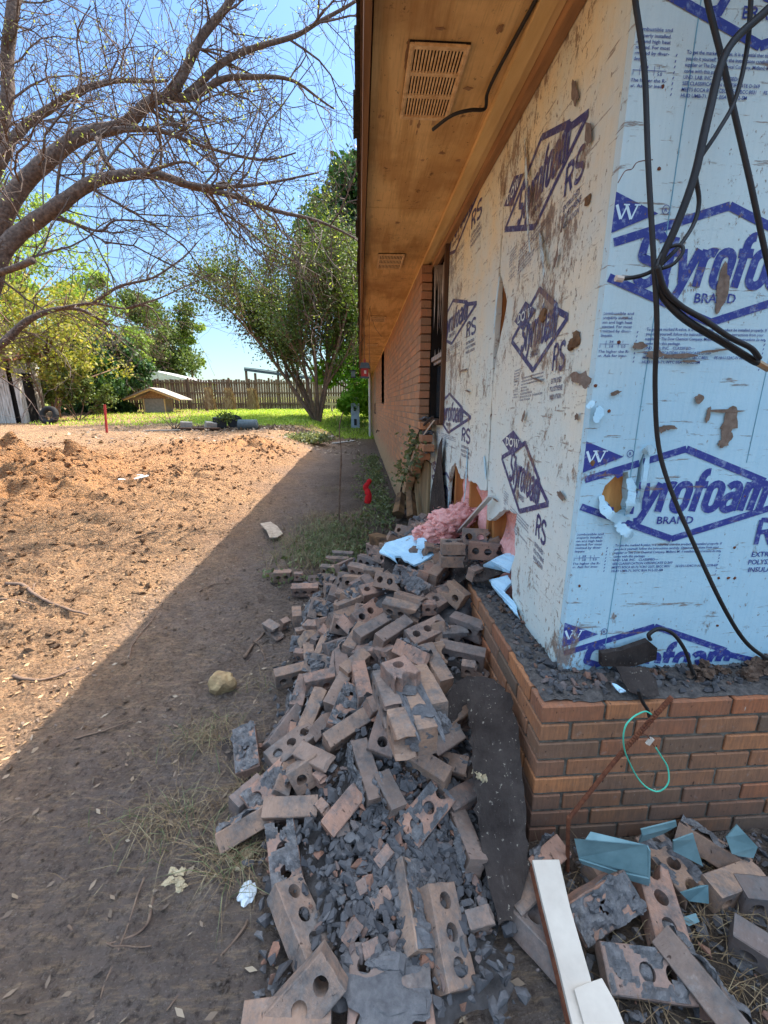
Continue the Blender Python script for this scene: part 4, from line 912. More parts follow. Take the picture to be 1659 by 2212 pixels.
# ------------------------------------------------------------------ brick prototypes
BL, BW, BH = 0.198, 0.092, 0.060
def brick_mesh(name, seed, frac=1.0, notch=False):
    r = random.Random(seed); L = BL*frac; x0, x1 = -L/2, L/2; w = BW/2
    def edge(a, b, n, amp):
        out = []
        for i in range(n):
            t = i/n; p = Vector(a)*(1-t)+Vector(b)*t
            if i: p += Vector((r.uniform(-amp, amp), r.uniform(-amp, amp)))
            out.append((p.x, p.y))
        return out
    full = frac > 0.95
    am = 0.0011
    hx = [-.0615, 0, .0615]; hr = 0.0185
    holes = []
    if full: holes = [(h, 0) for h in hx]
    else:
        o = x0+BL/2
        for h in hx:
            cx = h+o
            if cx+hr+0.008 < x1: holes.append((cx, 0))
            elif cx-hr*0.2 < x1: notch = notch or cx
    loop = edge((x0, -w), (x1, -w), 6, am)
    if full: loop += edge((x1, -w), (x1, w), 4, am)
    else:
        n = 9; pts = []
        for i in range(n):
            t = i/n; yy = -w+2*w*t; dx = r.uniform(-.012, .010) if 0 < i else 0
            if notch is not False and notch is not True and abs(yy) < hr:
                dx = -(x1-notch)-math.sqrt(max(0, hr*hr-yy*yy))
            pts.append((x1+dx, yy))
        loop += pts
    loop += edge((x1, w), (x0, w), 6, am)+edge((x0, w), (x0, -w), 4, am)
    H = BH/2; bev = 0.0026
    def ins(lp, d):
        n = len(lp); out = []
        cx = sum(p[0] for p in lp)/n
        for i, (x, y) in enumerate(lp):
            a = Vector(lp[i-1]); b = Vector(lp[(i+1) % n]); t = (b-a).normalized(); nn = Vector((-t.y, t.x))
            out.append((x+nn.x*d, y+nn.y*d))
        return out
    hl = []
    for cx, cy in holes:
        hl.append([(cx+hr*math.cos(-2*math.pi*k/14)*(1+r.uniform(-.03, .03)), cy+hr*math.sin(-2*math.pi*k/14)*(1+r.uniform(-.03, .03))) for k in range(14)])
    mb = MB(); vs = []; fs = []
    lv = [(-H, bev), (-H+bev, 0), (0, -0.0), (H-bev, 0), (H, bev)]
    n = len(loop)
    for k, (z, d) in enumerate(lv):
        lp = ins(loop, d) if d else loop
        for i, (x, y) in enumerate(lp):
            zz = z
            if k in (0, 4): zz += r.uniform(-.0008, .0008)
            if not full and k in (2,) and x > x1-0.03: x += r.uniform(-.01, .006)
            vs.append(Vector((x, y, zz)))
    for k in range(4): fs += [(k*n+i, k*n+(i+1) % n, (k+1)*n+(i+1) % n, (k+1)*n+i) for i in range(n)]
    off = len(vs)
    for z in (-H, H):
        for L_ in hl: vs += [Vector((x, y, z)) for x, y in L_]
    nh = 14*len(hl)
    for top in (0, 1):
        base = 4*n if top else 0; ho = off+(nh if top else 0)
        loops = [[vs[base+i].to_2d().to_3d() for i in range(n)]]+[[vs[ho+j*14+i].to_2d().to_3d() for i in range(14)] for j in range(len(hl))]
        idx = [base+i for i in range(n)]+[ho+i for i in range(nh)]
        for t in tessellate_polygon(loops):
            q = tuple(idx[i] for i in t); fs.append(q)
    for j in range(len(hl)):
        for i in range(14):
            a, b = off+j*14+i, off+j*14+(i+1) % 14; fs.append((a, b, b+nh, a+nh))
    me = bpy.data.meshes.new(name); me.from_pydata([tuple(v) for v in vs], [], fs); me.materials.append(M['brick'])
    bm = bmesh.new(); bm.from_mesh(me); bmesh.ops.recalc_face_normals(bm, faces=bm.faces); bm.to_mesh(me); bm.free(); me.update()
    return me
def mortar_mesh(seed, frac, plug):
    """lumpy mortar bed on the +z face, patches broken away, sometimes filling the holes"""
    r = random.Random(seed); L = BL*frac; nx, ny = max(8, int(26*frac)), 12; o = Vector((r.uniform(0, 99), r.uniform(0, 99), 0))
    vs = []; hgt = {}
    for i in range(nx+1):
        for j in range(ny+1):
            x = -L/2+0.002+(L-.004)*i/nx; y = -BW/2+.002+(BW-.004)*j/ny
            m = mnoise.noise(Vector((x*22, y*22, 0))+o)+0.5*mnoise.noise(Vector((x*60, y*60, 3))+o)+(0.12 if not plug else (-0.08 if plug < 2 else -9))
            hgt[i, j] = m; vs.append(Vector((x, y, BH/2+(0.003+0.020*max(0, m)+0.005*mnoise.noise(Vector((x*120, y*120, 7)))) if m > 0 else BH/2-.001)))
    fs = [(i*(ny+1)+j, (i+1)*(ny+1)+j, (i+1)*(ny+1)+j+1, i*(ny+1)+j+1) for i in range(nx) for j in range(ny) if max(hgt[i, j], hgt[i+1, j], hgt[i, j+1], hgt[i+1, j+1]) > 0]
    mb = MB(); mb.add(vs, fs)
    if plug:
        for cx in ((-.0615, 0, .0615) if plug < 2 else (-.0615,)):
            cx2 = cx if frac > .95 else cx-L/2+BL/2
            if cx2+0.02 < L/2 and (plug == 2 or r.random() < 0.6): mb.blob((cx2, 0, BH/2-0.010-r.random()*0.01), 0.0182, r, 2, 0.12, (1, 1, 0.75))
    if not plug:
        for k in range(r.randint(1, 4)):
            sx = r.choice((-1, 1)); mb.blob((r.uniform(-L*.4, L*.4), sx*BW*.42, BH/2+r.uniform(-.02, .004)), r.uniform(.010, .019), r, 2, .5, (1.4, .8, .8))
        for k in range(r.randint(2, 6)): mb.blob((r.uniform(-L*.45, L*.45), r.uniform(-BW*.4, BW*.4), BH/2+.004), r.uniform(.006, .014), r, 2, .5, (1.3, 1, .6))
    me = bpy.data.meshes.new('mortar'); me.from_pydata([tuple(v) for v in mb.v], [], mb.f); me.materials.append(M['mortar']); me.update(); return me
BM = {}
def get_brick(frac, v):
    q = 1.0 if frac > .95 else round(frac*10)/10
    if (q, v) not in BM: BM[(q, v)] = brick_mesh('brick', int(q*100)+v*13, q)
    return BM[(q, v)], q
MM = {}
def get_mortar(q, v, plug):
    if (q, v, plug) not in MM: MM[(q, v, plug)] = mortar_mesh(int(q*50)+v*7+plug, q, plug)
    return MM[(q, v, plug)]
# entries: crop, ax, ay, bx, by, roll, fraction, flags (m mortar bed, p plugged holes), tilt, hand label
B = [
(7,705,285,835,325,80,1,'',0,'three-hole brick on edge just left of the torn blue sheet, holes towards the viewer'),
(7,885,38,1050,42,12,1,'m',0,'sooty whole brick lying highest, against the tan wall under the window'),
(7,912,120,985,135,60,.6,'',.0,'half brick showing one hole, under the sooty brick by the wall'),
(7,995,95,1040,130,-80,.5,'m',0,''),
(7,745,205,855,262,-86,1,'',0,'reddish smooth brick running under the left corner of the blue sheet'),
(7,560,262,680,268,-88,1,'',0,''),(7,535,292,650,298,-88,1,'',0,''),(7,508,338,600,345,-86,.8,'',0,''),
(7,580,345,695,292,72,1,'p',0,''),(7,670,335,790,362,-80,1,'',0,''),(7,612,385,708,415,76,.9,'',0,''),
(7,250,372,340,368,-82,.7,'m',0,'mortar-smeared brick at the far left edge of the pile'),(7,362,372,402,372,-86,.5,'',0,'small square-cut brick piece beside the far left mortar-smeared brick'),
(7,490,388,575,392,68,.7,'p',0,''),(7,438,392,478,388,60,.5,'',0,''),
(7,335,450,500,445,-72,1,'m',0,'wide brick buried in grey mortar at the left edge of the pile'),
(7,432,640,468,500,-62,1,'p',.05,'tall brick leaning upright, holes facing left, below the mortar-buried brick'),
(7,455,495,520,480,5,.5,'m',.02,''),
(7,600,525,805,405,18,1,'m',.03,'long brick with thick grey mortar on top, slanting up to the right'),
(7,585,570,755,500,80,1,'',.02,'brick with its three holes facing out in the upper middle of the pile'),
(7,560,618,705,568,-60,1,'m',.0,''),(7,690,625,808,540,38,.8,'',.03,''),(7,492,648,590,620,62,.6,'',0,''),
(7,375,640,368,550,-88,.7,'',0,''),(7,352,690,436,672,-86,.5,'',0,''),
(7,200,640,282,690,-78,.6,'',0,'broken brick lying alone on the dirt left of the pile'),(7,280,640,330,618,-70,.4,'',0,''),
(7,352,742,446,745,52,.6,'m',0,''),(7,452,745,500,705,-80,.5,'',0,''),(7,360,800,415,805,-84,.4,'',0,'small chip of brick on the dirt at the pile\'s left edge'),
(7,545,785,632,755,62,.6,'p',0,''),(7,650,790,728,665,-80,1,'m',.02,''),
(7,680,730,880,612,-74,1,'',.02,'long smooth brick slanting across the middle of the pile, upper of two'),
(7,800,752,990,625,-72,1,'',.02,'long orange brick parallel to and right of another across the middle of the pile'),
(7,965,735,1195,625,18,1,'',.03,'cleanest tan brick of the pile, three open holes facing up'),
(7,950,770,1070,830,-40,.8,'m',0,''),
(7,1140,775,1395,832,-82,1,'',-.01,'ridged brick next to the ledge, long side up with grooves'),
(7,1240,628,1362,672,-84,.8,'',0,''),(7,1180,705,1270,700,-82,.6,'',0,''),(7,1270,870,1340,882,-80,.4,'',0,''),
(7,1165,945,1085,805,88,1,'',.03,''),(7,865,540,1020,575,-76,.9,'',0,'greenish brick just above the clean three-hole brick'),
(7,822,392,920,412,58,.8,'',0,''),(7,930,508,1042,540,78,.8,'',.0,''),(7,992,420,1100,480,28,.8,'m',.02,''),(7,1045,545,1135,542,-84,.5,'',0,''),
(7,920,352,1030,392,68,.8,'m',0,''),(7,1105,395,1178,320,-80,.8,'',.03,''),(7,1042,400,1110,325,-76,.7,'m',0,''),(7,1300,370,1378,340,-78,.5,'m',0,'broken brick with dark mortar lying on the far end of the ledge'),
(7,550,530,582,430,-70,.7,'',.02,''),(7,465,842,580,868,58,1,'p',0,''),
(7,258,932,455,882,-80,1,'m',.0,'thin looking brick topped with crumbling mortar at the left edge of the pile'),
(7,622,925,608,820,-86,.8,'',.02,''),(7,640,905,738,825,-76,.7,'',.02,'brick with yellow-green staining on its end in the middle of the pile'),
(7,748,1080,700,862,-88,1,'',.03,'long brick pointing away from the viewer left of the big mortared chunk'),
(7,452,960,580,930,-82,.9,'',0,''),(7,372,1090,410,960,-84,.9,'m',.02,''),(7,430,1180,485,1050,-78,.9,'m',.04,''),(7,575,1060,635,945,-84,.9,'',.03,''),
(7,600,1195,680,995,14,1,'m',.04,'brick with one open hole and grey mortar filling the rest, standing steep left of centre'),
(7,228,1305,372,1105,-48,1,'c',.04,'brick on edge at the left, two plugged holes facing left'),
(7,270,1365,425,1240,6,1,'c',.02,'brick lying flat at the left with three holes in a row facing up'),
(7,545,1285,770,1135,-66,1,'m',.03,'whole brick with a rough mortar rim, slanting below the centre of the pile'),
(7,832,1300,888,1100,12,1,'',.05,'brick with three holes left of the big mortared chunk\'s foot'),
(7,790,1085,860,1055,-60,.6,'m',0,''),
(7,1195,1165,1295,1100,-70,.8,'m',0,''),(7,1145,1300,1230,1245,-60,.6,'m',.02,'reddish broken brick with mortar caught beside the tar felt strip'),
(8,228,300,208,100,-6,1,'m',.04,'brick at the left edge of the pile with a mortar band between two holes'),
(8,505,225,635,290,-72,.8,'',.02,''),(8,490,330,555,285,66,.6,'',.02,''),(8,555,310,630,385,-82,.5,'',.02,''),
(8,855,450,775,190,-84,1,'m',.05,'upright orange-tan brick with mortar along its right side in the middle of the pile'),
(8,950,495,890,375,-78,.6,'m',.02,''),(8,1055,590,1180,435,22,.9,'p',.03,'brick with one deep open hole below the foot of the big mortared chunk'),
(8,985,205,1210,350,-82,1,'',-.02,''),(8,1215,270,1340,300,-60,.6,'m',.03,'broken brick capped with a pale grey slab beside the tar felt'),
(8,180,480,272,400,-82,.6,'',0,''),(8,262,460,400,325,14,.9,'p',.02,''),(8,350,500,540,492,-62,.9,'',0,'tan brick lying crosswise with its rusty side towards the viewer'),
(8,130,620,310,515,-38,.9,'p',.03,'brick wedged at the lower left edge of the pile with one hole facing up'),
(8,425,850,390,600,-6,.9,'m',.04,'mortar-topped brick pointing at the viewer left of the gravel patch'),
(8,572,450,650,540,-70,.5,'',.02,''),(8,650,570,755,440,-64,.7,'',.03,''),(8,660,615,735,590,-60,.4,'',0,''),
(8,880,780,945,700,-78,.5,'',.02,''),(8,770,900,830,860,-60,.4,'',0,''),(8,855,960,930,900,-50,.5,'m',.02,''),
(8,560,1245,410,885,27,1,'c',.03,'large near brick at the lower left with two deep holes'),
(8,1270,1385,1165,868,27,1,'c',.075,'largest nearest brick, two open holes and a plugged one, leaning on another'),
(8,1100,1210,1022,760,38,1,'m',.04,'tan sided brick with a mortar top right behind the nearest brick'),
(8,785,1220,885,1170,-60,.4,'',0,''),(8,720,1140,770,1060,-50,.5,'',.02,''),
(8,430,1540,560,1390,42,1,'',.04,'brick at the bottom of the pile with one arched hole, pointing down left'),
(8,215,1600,640,1535,-86,1,'',0,'pink-topped brick cut by the bottom edge of the photo'),
(8,1255,480,1375,410,-80,.8,'',.0,''),(8,1335,740,1255,540,-72,1,'m',.0,''),(8,1345,1070,1415,1050,-78,.5,'',0,'orange broken end of brick right of the nearest brick'),
(9,560,1500,820,1340,40,1,'m',.04,'large scorched brick with a rounded mortar top under the teal tray'),
(9,1060,1565,985,1300,8,.9,'c',.02,'brick with a notched far end and one plugged hole, right of the scorched brick'),
(9,1015,1110,1170,1290,10,.9,'p',.0,'brick with one shallow hole leaning against the teal tray\'s right end'),
(9,1320,1360,1560,1270,-84,.9,'',.0,'clean brown brick lying smooth side up near the right edge'),
(9,1545,1370,1700,1385,-84,.7,'',0,'brick cut by the right edge of the photo'),
(9,375,1650,230,1500,22,.9,'',.0,'dark brick with one hole half under the long pale board'),
(9,700,1790,1170,1850,24,1,'p',.0,'biggest brick of the right hand group, grey mortar face up'),
(9,1400,2030,1150,1720,48,1,'p',.02,'brick pointing to the lower right with holes on its right side'),
(9,1240,1040,1420,1150,-30,.9,'m',.0,'dark flat brick behind the clean brown brick near the wall'),
(9,290,1240,430,1110,-70,.7,'m',0,''),(9,1625,1700,1720,1760,-80,.8,'',0,'lowest brick touching the right edge of the photo'),(9,190,1440,290,1345,-80,.6,'',0,''),
(9,610,1250,700,1180,-70,.4,'m',0,''),
]
CR = {7: C7, 8: C8, 9: C9}
placed = []
rb = random.Random(77)
def put_brick(A, Bp, roll, frac, flags, tilt, label='', z_off=None, at=None):
    mid = ((A[0]+Bp[0])/2, (A[1]+Bp[1])/2)
    v = rb.randrange(4); me, q = get_brick(frac, v)
    c = at or onpile(mid[0], mid[1], 0.0 if z_off is None else z_off)
    a = onz(A[0], A[1], c.z-tilt/2); b = onz(Bp[0], Bp[1], c.z+tilt/2); d = (b-a).normalized()
    side = Vector((0, 0, 1)); n = side-d*side.dot(d); n.normalize(); n = Matrix.Rotation(RAD(roll), 3, d) @ n
    y = n.cross(d); R = Matrix((d, y, n)).transposed()
    hlf = abs(n.z)*BH/2+abs(y.z)*BW/2
    g = float(gbase(c.x, c.y))+hlf*0.82+abs(d.z)*BL*q/2*0.7
    if c.z < g: c = onz(mid[0], mid[1], g)
    return me, q, v, c, R
def link_brick(me, q, v, c, R, flags, label, kind, s=1.0):
    o = bpy.data.objects.new('brick', me); scene.collection.objects.link(o)
    o.matrix_world = Matrix.Translation(c) @ R.to_4x4() @ Matrix.Scale(s, 4)
    if 'm' in flags or 'p' in flags or 'c' in flags:
        k = bpy.data.objects.new('mortar', get_mortar(q, v % 3, 2 if 'c' in flags else int('p' in flags))); scene.collection.objects.link(k); k.parent = o
    placed.append([o, q, flags, label, kind]); return o
for (cr, ax, ay, bx, by, roll, frac, fl, tilt, lab) in B:
    A, Bq = CR[cr](ax, ay), CR[cr](bx, by)
    me, q, v, c, R = put_brick(A, Bq, roll, frac, fl, tilt)
    link_brick(me, q, v, c, R, fl, lab, roll, 0.52 if (cr == 8 and frac <= .5 and ax < 1200) else (0.7 if frac <= .5 else 1.0))
# filler bricks lower in the mound
occ = [tuple(p[0].location) for p in placed]
nf = 0
for k in range(2600):
    if nf >= 75: break
    x, y = rb.uniform(-.45, .55), rb.uniform(1.2, 3.3); m = mnd(x, y)
    if m < 0.09: continue
    c = Vector((x, y, float(gbase(x, y))+m-0.035)); px = topx(c)
    if 740 < px[0] < 1010 and 1730 < px[1] < 2120: continue
    if min(math.hypot(x-o[0], y-o[1]) for o in occ) < 0.066: continue
    occ.append(tuple(c)); nf += 1
    an = rb.uniform(0, math.pi); tl = rb.uniform(-.5, .5)
    d = Vector((math.cos(an)*math.cos(tl), math.sin(an)*math.cos(tl), math.sin(tl))); n = Vector((0, 0, 1)); n = (n-d*n.dot(d)).normalized()
    roll = rb.choice([0, 20, 75, -80, 85, -60, 50]); n = Matrix.Rotation(RAD(roll), 3, d) @ n; yy = n.cross(d); R = Matrix((d, yy, n)).transposed()
    fr = rb.choice([1, 1, .9, .8, .6, .5]); v = rb.randrange(4); me, q = get_brick(fr, v)
    if c.x > 0.46: c.x = 0.46
    link_brick(me, q, v, c, R, rb.choice(['', 'm', 'p', '', 'm']), '', roll)
# labels: each by its look and its place in the pile
rows = [(1180, 'by the pink insulation'), (1222, 'level with the blue sheet\'s tip'), (1262, 'level with the ledge\'s far end'), (1310, 'in the row just below the blue sheet'), (1360, 'in the row through the clean three-hole brick'), (1415, 'in the row above the yellow stone'),
        (1480, 'level with the yellow stone'), (1545, 'level with the top of the tar felt'), (1620, 'in the row below the yellow stone'), (1700, 'level with the two-hole banded brick'), (1780, 'in the row above the gravel patch'), (1880, 'level with the gravel patch'), (3000, 'in the nearest row')]
bk = {}
for p in placed:
    px = topx(p[0].location); p.append(px)
    for i, (lim, ph) in enumerate(rows):
        if px[1] < lim: bk.setdefault(i, []).append(p); break
ORD = ['leftmost', 'second from left', 'third from left', 'fourth from left', 'fifth from left', 'sixth from left', 'seventh from left', 'eighth from left', 'ninth from left', 'tenth from left', 'eleventh from left', 'twelfth from left']
ORD += [w+' from left' for w in ('13th', '14th', '15th', '16th', '17th', '18th', '19th', '20th', '21st', '22nd', '23rd', '24th', '25th', '26th', '27th', '28th', '29th', '30th')]
for i, ps in bk.items():
    ps.sort(key=lambda p: p[5][0])
    for k, p in enumerate(ps):
        o, q, fl, lab, roll, px = p
        kind = 'whole' if q > .95 else ('broken' if q > .55 else 'small chipped')
        look = 'mortared ' if 'm' in fl else ''
        o['label'] = lab or f"{kind} {look}brick, {ORD[k]} {rows[i][1]}"
        o['category'] = 'brick'; o['group'] = 'fallen bricks of the wall pile'
# ------------------------------------------------------------------ chunks of several bricks
def chunk(label, cpx, zc, items, mort, extra=()):
    c = onz(cpx[0], cpx[1], zc); e = empty('brick_chunk', c, label, 'masonry chunk', 'chunks of bricks still mortared together')
    d = (onz(*extra[1], zc)-onz(*extra[0], zc)).normalized(); n = Vector((0, 0, 1)); n = (n-d*n.dot(d)).normalized(); n = Matrix.Rotation(RAD(extra[2]), 3, d) @ n
    y = n.cross(d); R = Matrix((d, y, n)).transposed(); e.matrix_world = Matrix.Translation(c) @ R.to_4x4()
    for (loc, fr, rot) in items:
        me, q = get_brick(fr, rb.randrange(4)); o = bpy.data.objects.new('brick', me); scene.collection.objects.link(o); o.parent = e
        o.matrix_local = Matrix.Translation(loc) @ Matrix.Rotation(RAD(rot[0]), 4, rot[1])
    m = MB()
    for (loc, sc, r_) in mort: m.blob(loc, r_, rb, 3, 0.35, sc)
    bpy.context.view_layer.update()
    o = m.build('mortar', M['mortar'], None); o.parent = e
chunk('big chunk of three bricks mortared side by side in the middle of the pile', C7(1000, 1080), 0.50,
      [((-.055, -.067, 0), .9, (90, 'X')), ((.10, -.067, .002), .5, (90, 'X')), ((-.11, 0, .003), .5, (90, 'X')), ((.045, 0, -.002), 1, (90, 'X')), ((-.04, .067, .0), 1, (90, 'X')), ((-.07, -.02, .070), .5, (14, 'Z'))],
      [((.0, -.034, .040), (3.0, .22, .18), .05), ((.01, .034, .040), (3.0, .25, .2), .05), ((-.06, -.02, .045), (1.3, 1.0, .2), .042), ((.08, .01, .042), (.8, .9, .25), .035), ((.13, -.02, .0), (.5, 1.2, .9), .035), ((.10, .06, .01), (.8, .6, .8), .034)],
      (C7(905, 880), C7(1090, 1290), 0))
chunk('two stacked bricks still mortared, standing at the right end of the blue sheet', C7(1215, 245), 0.68,
      [((0, 0, -.034), .6, (0, 'X')), ((0.004, .0, .034), .6, (180, 'X'))], [((.0, 0, 0), (1.3, .95, .16), .045), ((.06, .01, 0), (.2, .8, 1.4), .035)], (C7(1150, 240), C7(1290, 240), 0))
chunk('clump of small scorched bricks piled against the pink wall cavity', C7(1370, 200), 0.70,
      [((-.03, .03, .03), .7, (70, 'X')), ((0.02, -.04, -.02), .8, (80, 'X')), ((.09, .02, .0), .5, (60, 'Y'))], [((.03, 0, -.02), (1.6, 1, .8), .05)], (C7(1300, 190), C7(1440, 200), 0))
chunk('broad chunk with a smooth grey mortar face at the bottom of the photo', C8(940, 1440), 0.06,
      [((0, .045, 0), 1, (0, 'X')), ((0.0, -.05, -.01), 1, (0, 'X'))], [((0, -.01, .025), (1.7, .95, .16), .058), ((.0, .05, .032), (1.2, .35, .15), .045)], (C8(730, 1430), C8(1160, 1420), 0))
# ------------------------------------------------------------------ mortar gravel (uncountable)
def hullchunks(name, pts, m, label):
    """pts: list of (pos, size); angular chunks from cut boxes"""
    r = random.Random(9); tmpl = []
    for k in range(24):
        bm = bmesh.new()
        for i in range(r.randint(9, 16)):
            q_ = Vector((r.gauss(0, 1), r.gauss(0, 1), r.gauss(0, 1))).normalized()*r.uniform(.75, 1.05); bm.verts.new((q_.x, q_.y*.85, q_.z*.72))
        res = bmesh.ops.convex_hull(bm, input=bm.verts)
        for v in [g for g in res['geom_interior'] if isinstance(g, bmesh.types.BMVert)]: bm.verts.remove(v)
        bm.verts.index_update(); vs = np.array([v.co for v in bm.verts]); fs = [tuple(v.index for v in f.verts) for f in bm.faces]; bm.free(); tmpl.append((vs, fs))
    V = []; F = []; n = 0
    for p, s in pts:
        vs, fs = tmpl[r.randrange(24)]; R = np.array(Matrix.Rotation(r.uniform(0, 6.3), 3, 'Z') @ Matrix.Rotation(r.uniform(-.8, .8), 3, 'X') @ Matrix.Rotation(r.uniform(-.8, .8), 3, 'Y'))
        w = (vs*s*np.array([1, r.uniform(.6, 1), r.uniform(.6, 1.1)])) @ R.T+np.array(p); V.append(w); F += [tuple(i+n for i in f) for f in fs]; n += len(vs)
    me = bpy.data.meshes.new(name); me.from_pydata(np.concatenate(V).tolist(), [], F); me.materials.append(m); o = bpy.data.objects.new(name, me); scene.collection.objects.link(o)
    return tag(o, label, 'rubble', kind='stuff')
pts = []; r = random.Random(31)
while len(pts) < 3000:
    px, py = r.uniform(560, 1110), r.uniform(1180, 2215)
    if r.random() < 0.72: px, py = r.gauss(880, 95), r.gauss(1850, 120)
    q = onpile(px, py)
    if q.y > 4 or q.x > 0.55 or (q.x > .5 and q.y < 2.0): continue
    m = mnd(q.x, q.y)
    if m < 0.012 and r.random() < 0.93: continue
    s = r.choice([.005, .008, .012, .016, .020, .024]) if r.random() < .95 else r.uniform(.025, .034)
    pts.append(((q.x, q.y, surf(q.x, q.y)+s*0.3+(0.0 if r.random() < .6 else -0.01)), s))
for i in range(900):      # spill at the foot of the front wall
    x, y = r.uniform(.56, 1.7), r.uniform(.5, 1.02); s = r.choice([.005, .008, .011, .016, .022]); pts.append(((x, y, gz(x, y)+s*.3), s))
hullchunks('mortar_rubble', pts, M['rubble'], 'loose grey mortar lumps and brick chips between the fallen bricks')
pts = []
for i in range(1300):      # on the ledge
    if r.random() < .5: x, y = r.uniform(.56, .69), r.uniform(1.08, 2.6); sc = 1
    else: x, y = r.uniform(.56, 2.2), r.uniform(1.07, 1.20); sc = 1
    if (x-.54 < .05 and y < 2.0 and r.random() < .7) or (y < 1.10 and r.random() < .6): continue
    s = r.choice([.004, .006, .010, .013, .018])*(1.5 if r.random() < .12 else 1); pts.append(((x, y, LT+.004+s*.35+max(0, (y-1.9))*0.06), s))
hullchunks('ledge_debris', pts, M['rubble'], 'grey mortar crumbs covering the top of the brick ledge')
for (x, y, s) in [(0.62, 1.62, .05), (1.18, 1.15, .05), (1.33, 1.15, .06), (1.42, 1.16, .05), (1.03, 1.17, .035)]:
    pass
fl = MB()
for (x, y, s) in [(0.635, 1.60, .032), (0.64, 1.66, .025), (1.12, 1.15, .04), (1.30, 1.15, .045), (1.38, 1.15, .05), (1.46, 1.16, .04), (0.98, 1.16, .022), (1.2, 1.16, .03)]:
    for k in range(9): fl.blob((x+r.uniform(-s, s), y+r.uniform(-s, s)*.7, LT+abs(r.uniform(0, s*.7))), s*.38, r, 2, .7)
tag(fl.build('fibre_clumps', M['brownfluff'], None), 'clumped brown fibre mixed in the debris on the ledge top', 'debris', kind='stuff')
# ------------------------------------------------------------------ felt strip
def strip_mesh(L, R, zl, zr, nrow, ncol, th, name, m, label, cat, xmax=0.528, jit=0.006):
    lin = lambda P: [P[i].lerp(P[i+1], k/nrow) for i in range(len(P)-1) for k in range(nrow)]+[P[-1]]
    l = lin([onz(*p, z) for p, z in zip(L, zl)]); rr = lin([onz(*p, z) for p, z in zip(R, zr)]); mb = MB(); vs = []
    n = len(l)
    for i in range(n):
        for j in range(ncol+1):
            p = l[i].lerp(rr[i], j/ncol); p = p+Vector((0, 0, 0.004*math.sin(math.pi*j/ncol)+jit*mnoise.noise(p*14))); p.x = min(p.x, xmax-0.0)
            if j in (0, ncol): p = p+Vector((mnoise.noise(p*45)*0.014, mnoise.noise(p*38)*.014, 0))
            vs.append(p)
    c = ncol+1; fs = [(i*c+j, i*c+j+1, (i+1)*c+j+1, (i+1)*c+j) for i in range(n-1) for j in range(ncol)]
    mb.add(vs, fs); o = mb.build(name, m, None, False); s = o.modifiers.new('s', 'SOLIDIFY'); s.thickness = th; return tag(o, label, cat)
strip_mesh([(955, 1568), (948, 1520), (972, 1485), (1012, 1458), (1062, 1466), (1103, 1500), (1122, 1590), (1130, 1700), (1138, 1800), (1146, 1870), (1105, 1990)],
           [(962, 1572), (992, 1548), (1000, 1530), (1008, 1522), (1014, 1545), (1014, 1600), (1018, 1650), (1026, 1720), (1034, 1800), (1050, 1880), (1078, 1995)],
           [.33, .38, .42, .45, .45, .44, .36, .26, .17, .12, .10], [.32, .34, .36, .37, .36, .34, .30, .24, .17, .12, .10], 5, 8, .004, 'tar_felt', M['felt'], 'long black strip of tar felt bent over the pile beside the brick ledge', 'tar felt')
M['tuftlight'] = M['fluff']
mb = MB(); q = onz(1043, 1678, .27)
for i in range(9): mb.blob(q+Vector((rb.uniform(-.022, .022), rb.uniform(-.014, .014), rb.uniform(0, .01))), .009, rb, 2, .7)
tag(mb.build('fibre_lump', M['fluff'], None), 'small tan tuft stuck on the black felt strip', 'debris')
def flat(name, pts, zs, th, m, label, cat, parent=None, n=1, rag=0.0, seed=1):
    P = [onz(x, y, z) for (x, y), z in zip(pts, zs)]
    if rag:
        r_ = random.Random(seed); Q = []
        for i in range(len(P)):
            a, b = P[i], P[(i+1) % len(P)]; k = max(1, int((b-a).length/0.02)); Q += [a.lerp(b, t/k)+(Vector((r_.uniform(-rag, rag), r_.uniform(-rag, rag), 0)) if t else Vector()) for t in range(k)]
        P = Q
    nn = (P[len(P)//3]-P[0]).cross(P[2*len(P)//3]-P[0]).normalized()
    if nn.z < 0: nn = -nn
    mb = MB(); mb.prism(P, -nn*th); o = fixn(mb.build(name, m, parent)); return tag(o, label, cat)
flat('felt_scrap', [(470, 1605), (500, 1590), (525, 1640), (545, 1690), (512, 1665)], [.03, .03, .05, .02, .02], .004, M['felt'], 'dark triangular felt scrap at the left edge of the pile', 'felt scrap', rag=.003)
flat('felt_scrap', [C7(1215, 395), C7(1225, 310), C7(1290, 290), C7(1350, 320), C7(1310, 370), C7(1260, 405)], [.55, .57, .60, .60, .58, .56], .004, M['felt'], 'grey-black felt scrap draped at the far end of the ledge', 'felt scrap', rag=.004)
flat('felt_scrap', [C7(1330, 330), C7(1400, 290), C7(1520, 345), C7(1450, 370), C7(1390, 400), C7(1340, 400)], [.62, .64, .63, .62, .60, .60], .004, M['felt'], 'larger felt scrap between blue foam pieces on the ledge', 'felt scrap', rag=.003)
flat('felt_scrap', [C7(850, 265), C7(925, 270), C7(915, 340), C7(885, 365), C7(845, 320)], [.50, .50, .46, .44, .46], .004, M['felt'], 'small felt scrap hanging under the blue sheet', 'felt scrap', rag=.003)
flat('felt_scrap', [(990, 1840), (1040, 1835), (1045, 1900), (1020, 1930), (990, 1905)], [.06, .06, .05, .04, .04], .004, M['felt'], 'square black felt scrap by the lower end of the long strip', 'felt scrap', rag=.004)
